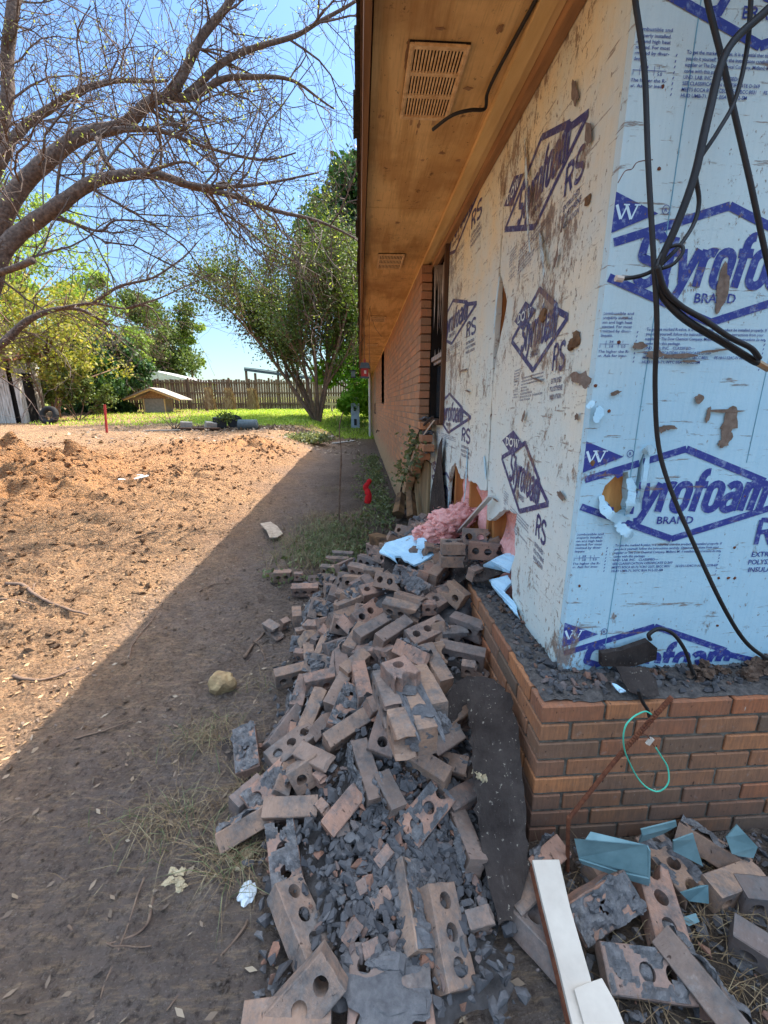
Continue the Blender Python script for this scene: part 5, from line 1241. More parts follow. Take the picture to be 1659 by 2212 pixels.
flat('felt_scrap', [(1330, 1440), (1395, 1440), (1418, 1470), (1425, 1503), (1398, 1506), (1360, 1495), (1345, 1470)], [.62, .62, .59, .57, .565, .58, .6], .004, M['felt'], 'black felt flap hanging over the front edge of the ledge', 'felt scrap', rag=.003)
q = [ony(x, y, 1.16) for x, y in [(1300, 1412), (1345, 1405), (1402, 1385), (1420, 1400), (1418, 1425), (1370, 1440), (1300, 1440)]]
mb = MB(); mb.prism(q, (0, .02, 0)); tag(fixn(mb.build('felt_scrap', M['felt'], None)), 'black felt scrap leaning against the blue board on the ledge', 'felt scrap')
# ------------------------------------------------------------------ blue foam pieces
def foampiece(pts, zs, lab, th=.012, rag=.004): return flat('foam_scrap', pts, zs, th, M['foam_loose'], lab, 'foam scrap', rag=rag, seed=len(pts))
t = NT('foam_loose', 0.55, 0.3); g = t.coord(); n = t.noise(g, 14, 6); t.base(t.mix(t.ramp(t.noise(g, 22, 7, .7), [(.60, 0), (.68, .8)]), t.ramp(n, [(.3, (.36, .58, .74)), (.7, (.50, .72, .84))]), (.22, .17, .15))); t.bump(n, .4, .006); M['foam_loose'] = t.m
o = foampiece([C7(820, 240), C7(855, 190), C7(985, 150), C7(1060, 140), C7(1130, 170), C7(1160, 185), C7(1140, 235), C7(1060, 290), C7(1010, 310), C7(950, 280), C7(935, 262), C7(905, 262), C7(918, 298), C7(880, 265)],
              [.53, .55, .60, .62, .63, .62, .59, .56, .55, .55, .55, .55, .52, .54], 'large torn sheet of pale blue foam lying across the top of the pile')
foampiece([C7(1030, 165), C7(1070, 160), C7(1085, 200), C7(1050, 225), C7(1020, 215)], [.64, .65, .63, .61, .62], 'crumpled blue foam curl on top of the torn sheet', .006)
foampiece([C7(1385, 310), C7(1540, 225), C7(1560, 270), C7(1530, 345), C7(1450, 325)], [.66, .72, .72, .66, .64], 'pale blue foam flap between the felt scraps and the wall')
foampiece([C7(1415, 390), C7(1520, 365), C7(1545, 400), C7(1500, 450), C7(1560, 520), C7(1585, 600), C7(1470, 470)], [.60, .63, .64, .60, .59, .58, .57], 'foam flap with a dark printed bar lying along the ledge top')
foampiece([(1322, 1475), (1332, 1478), (1352, 1492), (1340, 1495)], [.60]*4, 'tiny bright blue foam sliver on the ledge debris', .004)
# insulation tuft
M['pinkfibre'] = mat_leaf('pink_fibre', (0.72, 0.30, 0.29), (0.90, 0.46, 0.42), .3, (0.95, 0.66, 0.60))
def tuft(path, rad, label, m='pink'):
    mb = MB(); r_ = random.Random(4); P = smooth_path(path, 8); n = len(P)
    for i, p in enumerate(P):
        rr = rad*(0.6+0.6*math.sin(math.pi*(i+1)/(n+1)))
        for k in range(6):
            o = Vector((r_.gauss(0, 1), r_.gauss(0, 1), r_.gauss(0, .8)))*rr*0.34; mb.blob(p+o, rr*r_.uniform(.35, .6), r_, 3, 0.5, (1.3, .9, .75), Matrix.Rotation(r_.uniform(-.6, .6), 3, 'Z'))
    o = mb.build('insulation_tuft', M[m], None, True); g_ = np.random.default_rng(3); V = np.array([tuple(v) for v in mb.v]); C = V[g_.integers(0, len(V), 16000)]
    quads('loose_fibre', leafquads(g_, C, .0026, .010, 12), M['pinkfibre'], o); return tag(o, label, 'insulation')
tuft([onz(1060, 1085, .80), onz(1020, 1100, .76), onz(975, 1130, .70), onz(940, 1150, .66), onz(915, 1155, .64)], .075, 'pink fibre insulation pulled out of the wall onto the blue sheet')
# white/grey strip leaning out of the hole, wood scrap, ply piece
mb = MB(); a, b = onx(1060, 1072, .64), onz(990, 1150, .66); mb.box((a+b)/2, ((b-a).length, .028, .010), (b-a).to_track_quat('X', 'Z').to_matrix()); tag(mb.build('metal_strip', M['metalroof'], None), 'thin grey strip leaning out of the wall hole over the pink insulation', 'strip')
mb = MB(); a, b = onz(800, 1158, .40), onz(862, 1178, .42); d = b-a; R_ = d.to_track_quat('X', 'Z').to_matrix(); mb.box((a+b)/2+Vector((0, 0, -.03)), (d.length, .02, .07), R_); mb.box((a+b)/2+Vector((0.01, .06, 0)), (d.length*.9, .09, .015), R_); tag(mb.build('rotten_board', M['charwood'], None), 'rust-stained rotten board behind the blue sheet at the wall base', 'board')
# ------------------------------------------------------------------ pale boards, teal pieces, rod, wire loop
def plank(name, pts, zs, m, label, cat, th=.016):
    P = [onz(x, y, z) for (x, y), z in zip(pts, zs)]; nn = (P[1]-P[0]).cross(P[2]-P[0]).normalized(); nn = nn if nn.z > 0 else -nn
    mb = MB(); mb.prism(P, -nn*th); o = fixn(mb.build(name, m, None)); bv = o.modifiers.new('b', 'BEVEL'); bv.width = .0015; bv.segments = 2; return tag(o, label, cat)
pb = plank('pale_board', [(1150, 1857), (1208, 1856), (1232, 1960), (1276, 2112), (1300, 2240), (1243, 2240), (1205, 2080), (1172, 1950)], [.17, .17, .15, .12, .09, .09, .12, .15], M['white'], 'long pale painted board lying towards the viewer below the brick ledge', 'board')
mb = MB(); e1 = [onz(x, y, z) for (x, y), z in zip([(1150, 1857), (1172, 1950), (1205, 2080), (1243, 2240)], [.17, .15, .12, .09])]
for a, b in zip(e1, e1[1:]): mb.prism([a+Vector((-.002, 0, -.017)), b+Vector((-.002, 0, -.017)), b+Vector((-.006, 0, -.034)), a+Vector((-.006, 0, -.034))], (.004, 0, 0))
mb.build('board_edge', M['rust'], pb)
plank('pale_board', [(1240, 2135), (1262, 2125), (1300, 2112), (1330, 2165), (1360, 2240), (1270, 2240)], [.12, .12, .12, .11, .10, .10], M['white'], 'short pale board overlapping the long one at the bottom edge', 'board')
def tealmesh(polys, label, z=None):
    mb = MB()
    for pl, zs in polys:
        P = [onz(*C9(*p), zz) for p, zz in zip(pl, zs)]; nn = (P[1]-P[0]).cross(P[2]-P[0]).normalized(); mb.prism(P, nn*.004)
    return tag(fixn(mb.build('vinyl_scrap', M['teal'], None)), label, 'vinyl scrap', 'teal vinyl scraps by the wall')
tealmesh([([(535, 1040), (600, 1045), (630, 1000), (955, 1078), (965, 1260), (790, 1222), (560, 1150)], [.24, .25, .26, .23, .13, .13, .16]),
          ([(560, 1150), (790, 1222), (965, 1260), (965, 1302), (785, 1250), (575, 1172)], [.16, .13, .13, .10, .11, .14]), ([(955, 1078), (972, 1110), (970, 1302), (962, 1262)], [.23, .22, .10, .13])], 'widest teal vinyl tray with a speckled bottom standing below the ledge')
tealmesh([([(922, 985), (1125, 935), (1130, 965), (930, 1020)], [.24, .27, .25, .22]), ([(930, 1020), (1130, 965), (1050, 1010), (910, 1062)], [.22, .25, .20, .18])], 'teal vinyl edge strip behind the brick with the shallow hole')
tealmesh([([(1110, 1050), (1225, 1008), (1232, 1040), (1282, 1198), (1110, 1110)], [.20, .22, .20, .10, .15])], 'triangular teal vinyl piece pointing down')
tealmesh([([(1415, 1030), (1480, 955), (1530, 1010), (1600, 1085), (1575, 1150), (1500, 1140), (1450, 1125)], [.18, .22, .20, .16, .12, .12, .13])], 'tattered teal vinyl piece nearest the right edge')
tealmesh([([(1150, 1350), (1270, 1310), (1312, 1308), (1316, 1415), (1200, 1400)], [.10, .11, .11, .06, .06]), ([(1140, 1500), (1240, 1470), (1262, 1520), (1200, 1545)], [.04, .05, .04, .03])], 'lowest teal vinyl corner beside the clean brown brick')
mb = MB(); P = [ony(1226, 1880, .93), ony(1228, 1776, .94), ony(1240, 1755, .94), ony(1340, 1630, .93), ony(1451, 1506, .90)]; mb.tube(smooth_path(P, 4), .0062, 8)
for i in range(26): q = P[3].lerp(P[4], i/26.0); mb.blob(q, .0075, rb, 1, .2)
tag(mb.build('iron_rod', M['rust'], None), 'bent rusty iron rod standing in front of the brick ledge', 'rod')
wl_ = [(990, 320), (950, 297), (905, 312), (870, 335), (832, 380), (818, 450), (828, 530), (862, 610), (900, 680), (950, 735), (1010, 762), (1055, 745), (1082, 700), (1075, 620), (1040, 560), (1005, 505)]
mb = MB(); mb.tube(smooth_path([ony(*C9(*p), .915+.01*math.sin(i)) for i, p in enumerate(wl_)], 5), .0022, 6)
o = tag(mb.build('wire', M['greenwire'], None, True), 'green wire loop hanging from the top of the rusty rod', 'wire')
mb = MB(); mb.tube(smooth_path([ony(*C9(*p), .905) for p in [(1005, 505), (985, 480), (960, 440), (930, 420), (960, 380), (985, 350), (950, 360), (990, 330)]], 5), .0014, 5); mb.build('tie', M['rust'], o)
mb = MB(); mb.box(ony(*C9(972, 470), .905), (.012, .006, .022), Matrix.Rotation(.5, 3, 'Y')); mb.build('clip', M['white'], o)
mb = MB(); mb.tube(smooth_path([ony(*C9(*p), .97) for p in [(905, 175), (930, 240), (960, 290), (970, 330)]], 5), .005, 6); tag(mb.build('cable', M['cable'], None), 'short black cable stub dropping over the ledge edge behind the wire loop', 'cable')
# ------------------------------------------------------------------ single things on the ground
mb = MB(); q = ong(478, 1498); mb.blob(q+Vector((0, 0.02, .045)), .062, random.Random(15), 3, .16, (1.05, .9, .9)); tag(mb.build('stone', M['stone'], None), 'lone yellowish stone on the dirt left of the pile', 'stone')
q = [ong(x, y) for x, y in [(563, 1142), (585, 1138), (600, 1148), (612, 1165), (600, 1172), (583, 1173), (577, 1158)]]
mb = MB(); mb.prism([p+Vector((0, 0, .05)) for p in q], (0, 0, .012)); tag(fixn(mb.build('bark_piece', M['barkpiece'], None)), 'curved pale piece of bark lying on the shaded dirt', 'bark')
def lumps(px, py, s, m, name, label, cat, seed=1, k=9):
    q = ong(px, py); r_ = random.Random(seed); mb = MB()
    for i in range(k): mb.blob(q+Vector((r_.uniform(-s, s), r_.uniform(-s, s), abs(r_.uniform(0, s*.35)))), s*r_.uniform(.25, .5), r_, 2, .6, (1.2, .8, .5))
    return tag(mb.build(name, M[m], None), label, cat)
lumps(385, 1900, .030, 'fluff', 'fibre_lump', 'pale fibre lump on the dirt farthest left of the pile', 'debris', 1)
lumps(392, 1945, .018, 'fluff', 'fibre_lump', 'small tan fibre tuft just below the pale fibre lump', 'debris', 2, 6)
lumps(515, 1862, .030, 'fluff', 'fibre_lump', 'frayed whitish fibre above the white plastic cap', 'debris', 3)
mb = MB(); q = ong(534, 1935); mb.blob(q+Vector((0, 0, .012)), .026, random.Random(8), 3, .3, (.9, 1.1, .5)); tag(mb.build('plastic_cap', M['whiteplastic'], None), 'white broken plastic cap beside the lower left brick', 'plastic')
lumps(590, 2125, .035, 'mortar', 'mortar_lump', 'dark mortar lump in the dirt at the bottom left of the pile', 'mortar', 6, 6)
q = [ong(x, y)+Vector((0, 0, .012)) for x, y in [(255, 1038), (300, 1028), (322, 1030), (300, 1036), (275, 1046), (262, 1044)]]
mb = MB(); mb.prism(q, (0, 0, .015)); tag(fixn(mb.build('paper_scrap', M['whiteplastic'], None)), 'pale flat scrap lying on the sunlit orange soil', 'scrap')
sticks = [([(15, 1265), (50, 1268), (72, 1285), (100, 1302), (150, 1322), (192, 1332)], .016, 'thickest forked stick lying on the sunlit soil at left'), ([(72, 1285), (78, 1262), (120, 1240)], .007, 'side twig rising from the thickest forked stick'),
 ([(0, 1297), (40, 1300), (75, 1310)], .008, 'thin stick meeting the forked stick at the left edge'), ([(30, 1465), (60, 1472), (110, 1470), (180, 1440)], .010, 'knobbly root near the left edge on sunlit soil'),
 ([(528, 1425), (545, 1400), (572, 1370), (582, 1352)], .010, 'short broken stick pointing at the pile\'s left bricks'), ([(548, 1388), (562, 1400), (575, 1432)], .007, 'twig crossing beside the short broken stick'),
 ([(568, 1978), (540, 1985), (520, 2020), (470, 2080), (410, 2130), (362, 2185)], .005, 'long curved pale root at the lower left of the pile'), ([(330, 1945), (318, 2000), (285, 2030), (230, 2045)], .005, 'whitish twisted root on the shaded dirt'),
 ([(145, 2005), (190, 2030), (260, 2050), (330, 2045)], .004, 'dark thin root crossing the whitish one'), ([(310, 1900), (270, 2020), (215, 2165)], .004, 'long straight reddish stem at the lower left'),
 ([(1195, 1910), (1240, 2010), (1275, 2110), (1300, 2200)], .006, 'brown stick lying over the long pale board'), ([(1165, 1985), (1200, 2080), (1240, 2180)], .005, 'thin dark stick left of the long pale board'),
 ([(280, 1425), (290, 1390), (330, 1340), (360, 1290)], .005, 'thin twig along the shadow edge'), ([(430, 1280), (460, 1265), (500, 1262)], .004, 'short twig on dirt right of the shadow edge'),
 ([(160, 1600), (230, 1580), (290, 1560)], .005, 'long thin stick lying across the shadow edge'), ([(345, 1120), (352, 1110), (352, 1090)], .005, 'small upright weed stalk on the sunlit soil'),
 ([(290, 1165), (330, 1152), (390, 1150)], .006, 'weathered twig in the branch shadows'), ([(1620, 1850), (1600, 1900), (1640, 1960)], .007, 'bleached stick by the right edge of the photo')]
for pts_, r_, lab in sticks:
    P = [ong(x, y)+Vector((0, 0, r_*0.9+0.004)) for x, y in pts_]; S_ = smooth_path(P, 5); S_ = [p+Vector((mnoise.noise(p*25)*.006, mnoise.noise(p*25+Vector((9, 0, 0)))*.006, 0)) for p in S_]
    mb = MB(); mb.tube(S_, [r_*(1-.6*i/len(S_)) for i in range(len(S_))], 7); tag(mb.build('stick', M['stick'], None, True), lab, 'stick', 'sticks and roots on the dirt')
# sapling stalk and red flag
mb = MB(); b0 = ong(732, 1135); mb.tube(smooth_path([b0, ony(734, 1050, b0.y), ony(737, 980, b0.y), ony(733, 925, b0.y), ony(741, 890, b0.y)]), [.010]*12+[.006]*13, 6)
sp = mb.build('sapling', M['stick'], None); tag(sp, 'thin bare sapling stem standing in the weeds before the wall', 'sapling')
q0 = ong(737, 1195); q1 = ony(785, 1085, q0.y+.1); q2 = ony(797, 1035, q0.y+.1)
f = empty('marker_flag', q0, 'red rag tied on a leaning wire stake among the weeds', 'flag')
mb = MB(); mb.tube([q0, q1, q2], .003, 5); mb.build('stake', M['stick'], f)
mb = MB(); P = [q1.lerp(q2, t) for t in (0, .3, .55, .8, 1.0)]; vs = []; hh = []
S_ = smooth_path([ony(794, 1086, q1.y), ony(797, 1070, q1.y-.02), ony(791, 1055, q1.y+.01), ony(796, 1042, q1.y), ony(798, 1034, q1.y)], 6)
mb.tube([p+Vector((mnoise.noise(p*40)*.01, 0, 0)) for p in S_], [.030, .032, .033, .034, .033, .030, .028, .029, .030, .028, .026, .024, .025, .026, .026, .024, .022, .020, .022, .024, .024, .022, .016, .008, .003][:len(S_)], 9)
for v in mb.v: v.y = q1.y+(v.y-q1.y)*.35
mb.build('rag', M['red'], f, True)
#@@PART4
# ------------------------------------------------------------------ weeds, straw, litter (uncountable)
nr = np.random.default_rng(5)
def blades(centers, h, w, lean, name, m, label, cat, segs=2):
    """curved grass blades, two quads each"""
    n = len(centers); c = np.asarray(centers); az_ = nr.uniform(0, 2*np.pi, n); H = h*nr.uniform(.5, 1.3, n); ln = lean*nr.uniform(.2, 1.4, n)*H
    d = np.stack([np.cos(az_), np.sin(az_), np.zeros(n)], 1); s = np.stack([-np.sin(az_), np.cos(az_), np.zeros(n)], 1)*(w/2)
    up = np.array([0, 0, 1.0]); p0 = c; p1 = c+up*(H*.6)[:, None]+d*(ln*.35)[:, None]; p2 = c+up*(H*np.where(ln > H, .55, .95))[:, None]+d*ln[:, None]
    Q = np.concatenate([np.stack([p0-s, p0+s, p1+s*.8, p1-s*.8], 1), np.stack([p1-s*.8, p1+s*.8, p2+s*.1, p2-s*.1], 1)]); o = quads(name, Q, m); return tag(o, label, cat, kind='stuff')
def scatter(n, f):
    out = []
    while len(out) < n:
        p = f()
        if p: out.append((p[0], p[1], gz(p[0], p[1])))
    return np.array(out)
R2 = random.Random(12)
def weedarea():
    while True:
        t = R2.random(); y = 3.1+7.5*t**1.4; x = 0.42-abs(R2.gauss(0, .33))*(1.0 if y < 5 else .6)-(.35 if y < 4.3 else 0.02)
        if x > -1.0 and (y > 4.2 or x < .1): return (x, y)
wc = scatter(420, weedarea); L_ = []
for c in wc:
    k = R2.randint(5, 13); hh = R2.uniform(.03, .13); L_.append(c[None]+nr.normal(0, 1, (k, 3))*np.array([.045, .045, .02])+np.array([0, 0, hh*.6]))
tag(quads('weeds', leafquads(nr, np.concatenate(L_), .030, 0, 1.7, .3), M['weed']), 'low leafy weeds growing along the shaded foot of the wall', 'weeds', kind='stuff')
blades(scatter(900, lambda: (lambda y: (R2.gauss(-.33, .2), y))(R2.uniform(3.4, 4.6))), .13, .005, 1.5, 'weed_grass', M['weed'], 'tangled pale green grass around the sapling', 'grass')
blades(scatter(1100, lambda: (lambda y: (R2.gauss(-.30, .24), y))(R2.uniform(3.3, 5.2))), .11, .004, 1.8, 'dry_grass', M['drygrass'], 'dry straw tangled through the weeds by the sapling', 'dry grass')
cl = []
for (px, py, n, s) in [(690, 1120, 260, .16), (640, 1180, 260, .14), (720, 1060, 160, .15), (610, 1205, 120, .10), (430, 1600, 170, .10), (470, 1580, 80, .07), (540, 1730, 150, .05), (330, 1790, 130, .09), (400, 1800, 90, .07), (500, 1870, 160, .05), (560, 1800, 60, .04), (1500, 2020, 60, .10), (1600, 1980, 60, .08), (1560, 2120, 60, .09), (1250, 1950, 30, .06), (620, 1170, 90, .06), (570, 1480, 50, .08), (1420, 2180, 60, .08)]:
    q = ong(px, py)
    for i in range(n): x, y = q.x+R2.gauss(0, s), q.y+R2.gauss(0, s*.7); cl.append((x, y, gz(x, y)+.004))
blades(cl, .055, .0018, 2.6, 'dry_grass', M['drygrass'], 'matted dry grass stems on the dirt beside the pile', 'dry grass')
cl = [c for c in cl if R2.random() < .18 and c[0] < .3]; blades(cl, .06, .0028, 1.9, 'green_grass', M['weed'], 'few green blades among the dry stems', 'grass')
# litter: flakes on the ground, dense straw chips on the sunlit part
def flakes(n, fx, size, name, m, label, el=1.6, lift=.004):
    P = scatter(n, fx); P[:, 2] += lift; k = len(P); az_ = nr.uniform(0, np.pi, k); s = size*nr.uniform(.35, 1.5, k)
    a = np.stack([np.cos(az_)*s*el/2, np.sin(az_)*s*el/2, nr.normal(0, .18, k)*s], 1); b = np.stack([-np.sin(az_)*s/2, np.cos(az_)*s/2, nr.normal(0, .25, k)*s], 1)
    tag(quads(name, np.stack([P-a, P-b, P+a, P+b], 1), m), label, 'litter', kind='stuff')
flakes(1100, lambda: (lambda t: (R2.uniform(-1.7, .5) if t < 3 else R2.uniform(-1.6, .4), t))(.4+5*R2.random()**1.5), .010, 'leaf_litter', M['litter'], 'small dead leaves and bits on the shaded dirt', 2.6)
flakes(9000, lambda: (lambda t: (-1.45-R2.random()*(1.0+t*.75), t))(1.3+10*R2.random()**1.3), .008, 'straw_chips', M['chips'], 'straw and wood chips over the sunlit churned soil', 3.2, .005)
flakes(2200, lambda: (lambda t: (R2.uniform(-9, 0), t))(11+9*R2.random()), .05, 'leaf_litter', M['litter'], 'dead leaves scattered over the middle of the yard', 2.0, .01)
# clods
pts = []
for mx, my, rr_, h in MOUNDS:
    for i in range(int(150*rr_)):
        x, y = mx+R2.gauss(0, rr_*.6), my+R2.gauss(0, rr_*.6); s = R2.choice([.015, .025, .04, .06]); pts.append(((x, y, gz(x, y)+s*.3), s))
for i in range(2600):
    y = 2.2+9.5*R2.random(); x = -1.6-R2.random()*(y*.75); s = R2.choice([.010, .016, .022, .032, .045]); pts.append(((x, y, gz(x, y)+s*.15), s))
for i in range(3200):
    y = .5+9*R2.random()**1.4; x = R2.uniform(-1.5-y*.8, .5); s = R2.choice([.004, .006, .009, .013])*(1+y*.12); pts.append(((x, y, gz(x, y)+s*.2), s))
o = hullchunks('soil_clods', pts, M['soil'], 'loose soil clods lying over the yard'); o['category'] = 'soil'
for nm in ('orange', 'near', 'dark', 'green'):
    at = o.data.attributes.new(nm, 'FLOAT', 'POINT'); co = np.zeros(len(o.data.vertices)*3, np.float32); o.data.vertices.foreach_get('co', co); co = co.reshape(-1, 3)
    d = np.exp(-((co[:, 0]+5.5)**2/8+(co[:, 1]-6.5)**2/12)) if nm == 'orange' else (np.clip((co[:, 0]+1.75)/.9, 0, 1) if nm == 'near' else np.zeros(len(co))); at.data.foreach_set('value', d.astype(np.float32))  # clods carry the same painted shade tone beside the house
# lawn
lg = []
while len(lg) < 26000:
    y = R2.uniform(15.5, 27); x = R2.uniform(-13, 3.2)
    if float(fbm(x*.6, y*.6, 31))*2+(y-16.5)/2 < 0.1*R2.random()*6: continue
    if x < -8 and R2.random() < .7: continue
    lg.append((x, y))
lg = np.array(lg); blades(np.column_stack([lg, gheight(lg[:, 0], lg[:, 1])]), .10, .03, .8, 'lawn_grass', M['grass'], 'bright green lawn grass before the fence', 'grass')
# ------------------------------------------------------------------ trees
def grow(rng, mb, p, d, L, r, lev, P, tips):
    n = P['seg'][lev]; pts = [p]; q = p.copy(); dd = d.copy()
    for i in range(n):
        dd = (dd+Vector((rng.gauss(0, 1), rng.gauss(0, 1), rng.gauss(0, 1)))*P['wig'][lev]+Vector((0, 0, P['up'][lev]))).normalized(); q = q+dd*(L/n); pts.append(q)
    rad = [max(P['rmin'], r*(1-(1-P['tap'])*i/n)) for i in range(n+1)]
    mb.tube(pts, rad, P['ns'][lev], cap=False)
    if lev+1 < len(P['seg']):
        k = P['kids'][lev]
        for j in range(k):
            t = P['t0'][lev]+(1-P['t0'][lev])*(j+rng.random())/k; i = min(n-1, int(t*n)); pp = pts[i].lerp(pts[i+1], t*n-i); bd = (pts[i+1]-pts[i]).normalized()
            o = bd.orthogonal().normalized(); o = Matrix.Rotation(rng.uniform(0, 6.28), 3, bd) @ o; an = P['ang'][lev]*rng.uniform(.7, 1.3)
            nd = (bd*math.cos(an)+o*math.sin(an)).normalized(); grow(rng, mb, pp, nd, L*P['ratio'][lev]*rng.uniform(.6, 1.2)*(1-.4*t), rad[i]*P['rr'], lev+1, P, tips)
    else: tips.extend(pts[1:])
    return pts
def tree(name, label, cat, base, stems, P, seed, leafm, leafn, leafs, spread, bark='bark2', group=None, extra=None, elong=1.6, crown_name='crown', filt=None):
    rng = random.Random(seed); e = empty(name, base, label, cat, group); mb = MB(); tips = []
    for (d, L, r) in stems: grow(rng, mb, Vector(base)+Vector((d[0]*.1, d[1]*.1, -.05)), Vector(d).normalized(), L, r, 0, P, tips)
    mb.build('trunk', M[bark], e, True)
    T = np.array([tuple(t) for t in tips])
    if filt is not None: T = T[filt(T)]
    g = np.random.default_rng(seed)
    if len(T):
        idx = g.integers(0, len(T), leafn); C = T[idx]
        if extra: C = extra(g, C)
        quads(crown_name, leafquads(g, C, leafs, spread, elong), M[leafm], e)
    return e
# crape myrtle: many upright stems
bx = footprint(688, 912); 
PM = dict(seg=[7, 6, 5, 4], wig=[.06, .10, .14, .2], up=[.035, .03, .0, -.02], tap=.45, rmin=.006, ns=[7, 5, 3, 3], kids=[7, 6, 5], t0=[.25, .2, .1], ang=[.5, .6, .8], ratio=[.62, .55, .5], rr=.62)
stems = [((math.cos(a)*s, math.sin(a)*s, 1), 6.2+.5*math.sin(a*3), .085) for a, s in [(0.2, .22), (1.0, .32), (1.9, .36), (2.6, .50), (3.3, .68), (4.0, .50), (4.7, .36), (5.4, .34), (3.0, .36), (5.9, .12), (3.15, .62)]]
tree('crape_tree', 'multi-stemmed small-leaved tree with a vase-shaped crown in the sunny yard', 'tree', bx, stems, PM, 4, 'leaf_mid', 62000, .072, .24)
# pecan with limbs overhead
def pecan():
    e = empty('pecan_tree', (-6.8, 5.6, gz(-6.8, 5.6)), 'big budding tree whose bare limbs arch over the yard from the left', 'tree'); mb = MB(); tw = MB(); rng = random.Random(8); tips = []
    A = lambda l, Y, Y2=None: [ony(x, y, Y+((Y2 or Y)-Y)*i/(len(l)-1)) for i, (x, y) in enumerate(l)]
    J = Vector((-6.7, 5.9, 2.6))
    limbs = [([J]+A([(-70, 640), (0, 480), (60, 395), (130, 330), (210, 285), (300, 240), (350, 222), (410, 205), (470, 185), (560, 175), (640, 185), (720, 230)], 6.4, 7.2), .20, .012),
     ([J]+A([(-90, 720), (0, 555), (60, 490), (130, 440), (200, 403), (260, 392), (330, 383), (400, 398), (470, 410), (560, 440), (660, 475), (772, 518)], 5.6, 5.9), .17, .012),
     ([J]+A([(-90, 560), (0, 335), (40, 290), (80, 255), (150, 210), (230, 185), (300, 172), (360, 170)], 7.6, 8.4), .15, .02),
     (A([(360, 215), (400, 150), (440, 80), (480, 20), (520, -50)], 6.8, 7.0), .10, .05), (A([(400, 205), (470, 150), (540, 108), (640, 75), (700, 40), (790, -10)], 6.9, 7.3), .075, .02),
     ([J]+A([(-60, 500), (-5, 300), (10, 200), (18, 100), (30, 0), (45, -90)], 8.2, 8.6), .16, .10),
     (A([(200, 300), (235, 280), (290, 275), (340, 278), (400, 300), (480, 330), (560, 345), (640, 330)], 6.5, 6.8), .065, .012), (A([(210, 300), (225, 340), (250, 375)], 6.3, 5.8), .045, .04),
     (A([(400, 398), (450, 402), (520, 400), (600, 390), (690, 375)], 5.7, 6.0), .05, .01), (A([(300, 385), (340, 365), (400, 350), (440, 375)], 5.7, 5.5), .035, .01),
     (A([(-40, 600), (0, 588), (40, 575), (72, 562)], 5.2, 5.0), .05, .04), ([J]+A([(-80, 790), (-30, 755), (0, 738), (60, 690), (120, 668), (180, 672), (240, 700)], 8.6, 9.5), .17, .025),
     (A([(120, 668), (200, 655), (270, 668), (320, 662), (355, 705)], 9.0, 9.6), .05, .012), (A([(200, 655), (260, 620), (330, 600), (390, 560), (430, 520)], 9.0, 9.4), .05, .01), (A([(270, 668), (330, 650), (400, 620), (460, 590)], 9.3, 9.6), .035, .008),
     (A([(100, 470), (150, 480), (215, 500), (250, 478), (330, 480)], 5.7, 5.8), .035, .008), (A([(330, 385), (300, 330), (320, 280), (350, 268)], 5.8, 6.4), .02, .01), (A([(350, 268), (400, 262), (430, 220), (420, 190)], 6.5, 6.8), .03, .01)]
    PT = dict(seg=[6, 4, 3], wig=[.22, .28, .3], up=[-.02, -.01, .02], tap=.35, rmin=.0026, ns=[4, 3, 3], kids=[6, 4], t0=[.12, .1], ang=[.75, .75], ratio=[.55, .6], rr=.6)
    for pts, r0, r1 in limbs:
        S = smooth_path(pts, 5); S = [p+Vector((mnoise.noise(p*1.3), mnoise.noise(p*1.3+Vector((5, 0, 0))), mnoise.noise(p*1.3+Vector((0, 7, 0)))))*r0*.5 for p in S]
        r0, r1 = r0*.62, r1*.75; n = len(S); rad = [r0*(1-i/n)+r1*(i/n) for i in range(n)]; rad = [q*(1+.12*mnoise.noise(Vector((i*.9, r0*90, 0)))) for i, q in enumerate(rad)]; mb.tube(S, rad, 10)
        ln = sum((S[i+1]-S[i]).length for i in range(n-1)); k = int(ln*5.6)
        for j in range(k):
            i = int(n*(.15+.84*rng.random())); i = min(i, n-2); bd = (S[i+1]-S[i]).normalized(); o = bd.orthogonal().normalized(); o = Matrix.Rotation(rng.uniform(0, 6.28), 3, bd) @ o
            nd = (bd*.6+o+Vector((0, 0, .15))).normalized(); grow(rng, tw, S[i], nd, rng.uniform(.5, 2.1), min(rad[i]*.55, rng.uniform(.006, .018)), 0, PT, tips)
    mb.tube([Vector((-6.9, 5.5, -.2)), Vector((-6.85, 5.6, 1.0)), Vector((-6.75, 5.8, 2.0)), J+Vector((0, 0, .3))], [.5, .40, .38, .34], 14)
    o = mb.build('trunk', M['bark'], e, True); tw.build('twigs', M['twig'], e); g = np.random.default_rng(2)
    T = np.array([tuple(t) for t in tips]); C = T[g.integers(0, len(T), 4200)]; quads('buds', leafquads(g, C, .017, .012, 2.0), M['bud'], e)
    print('PECAN', len(tw.f), len(tips))
pecan()
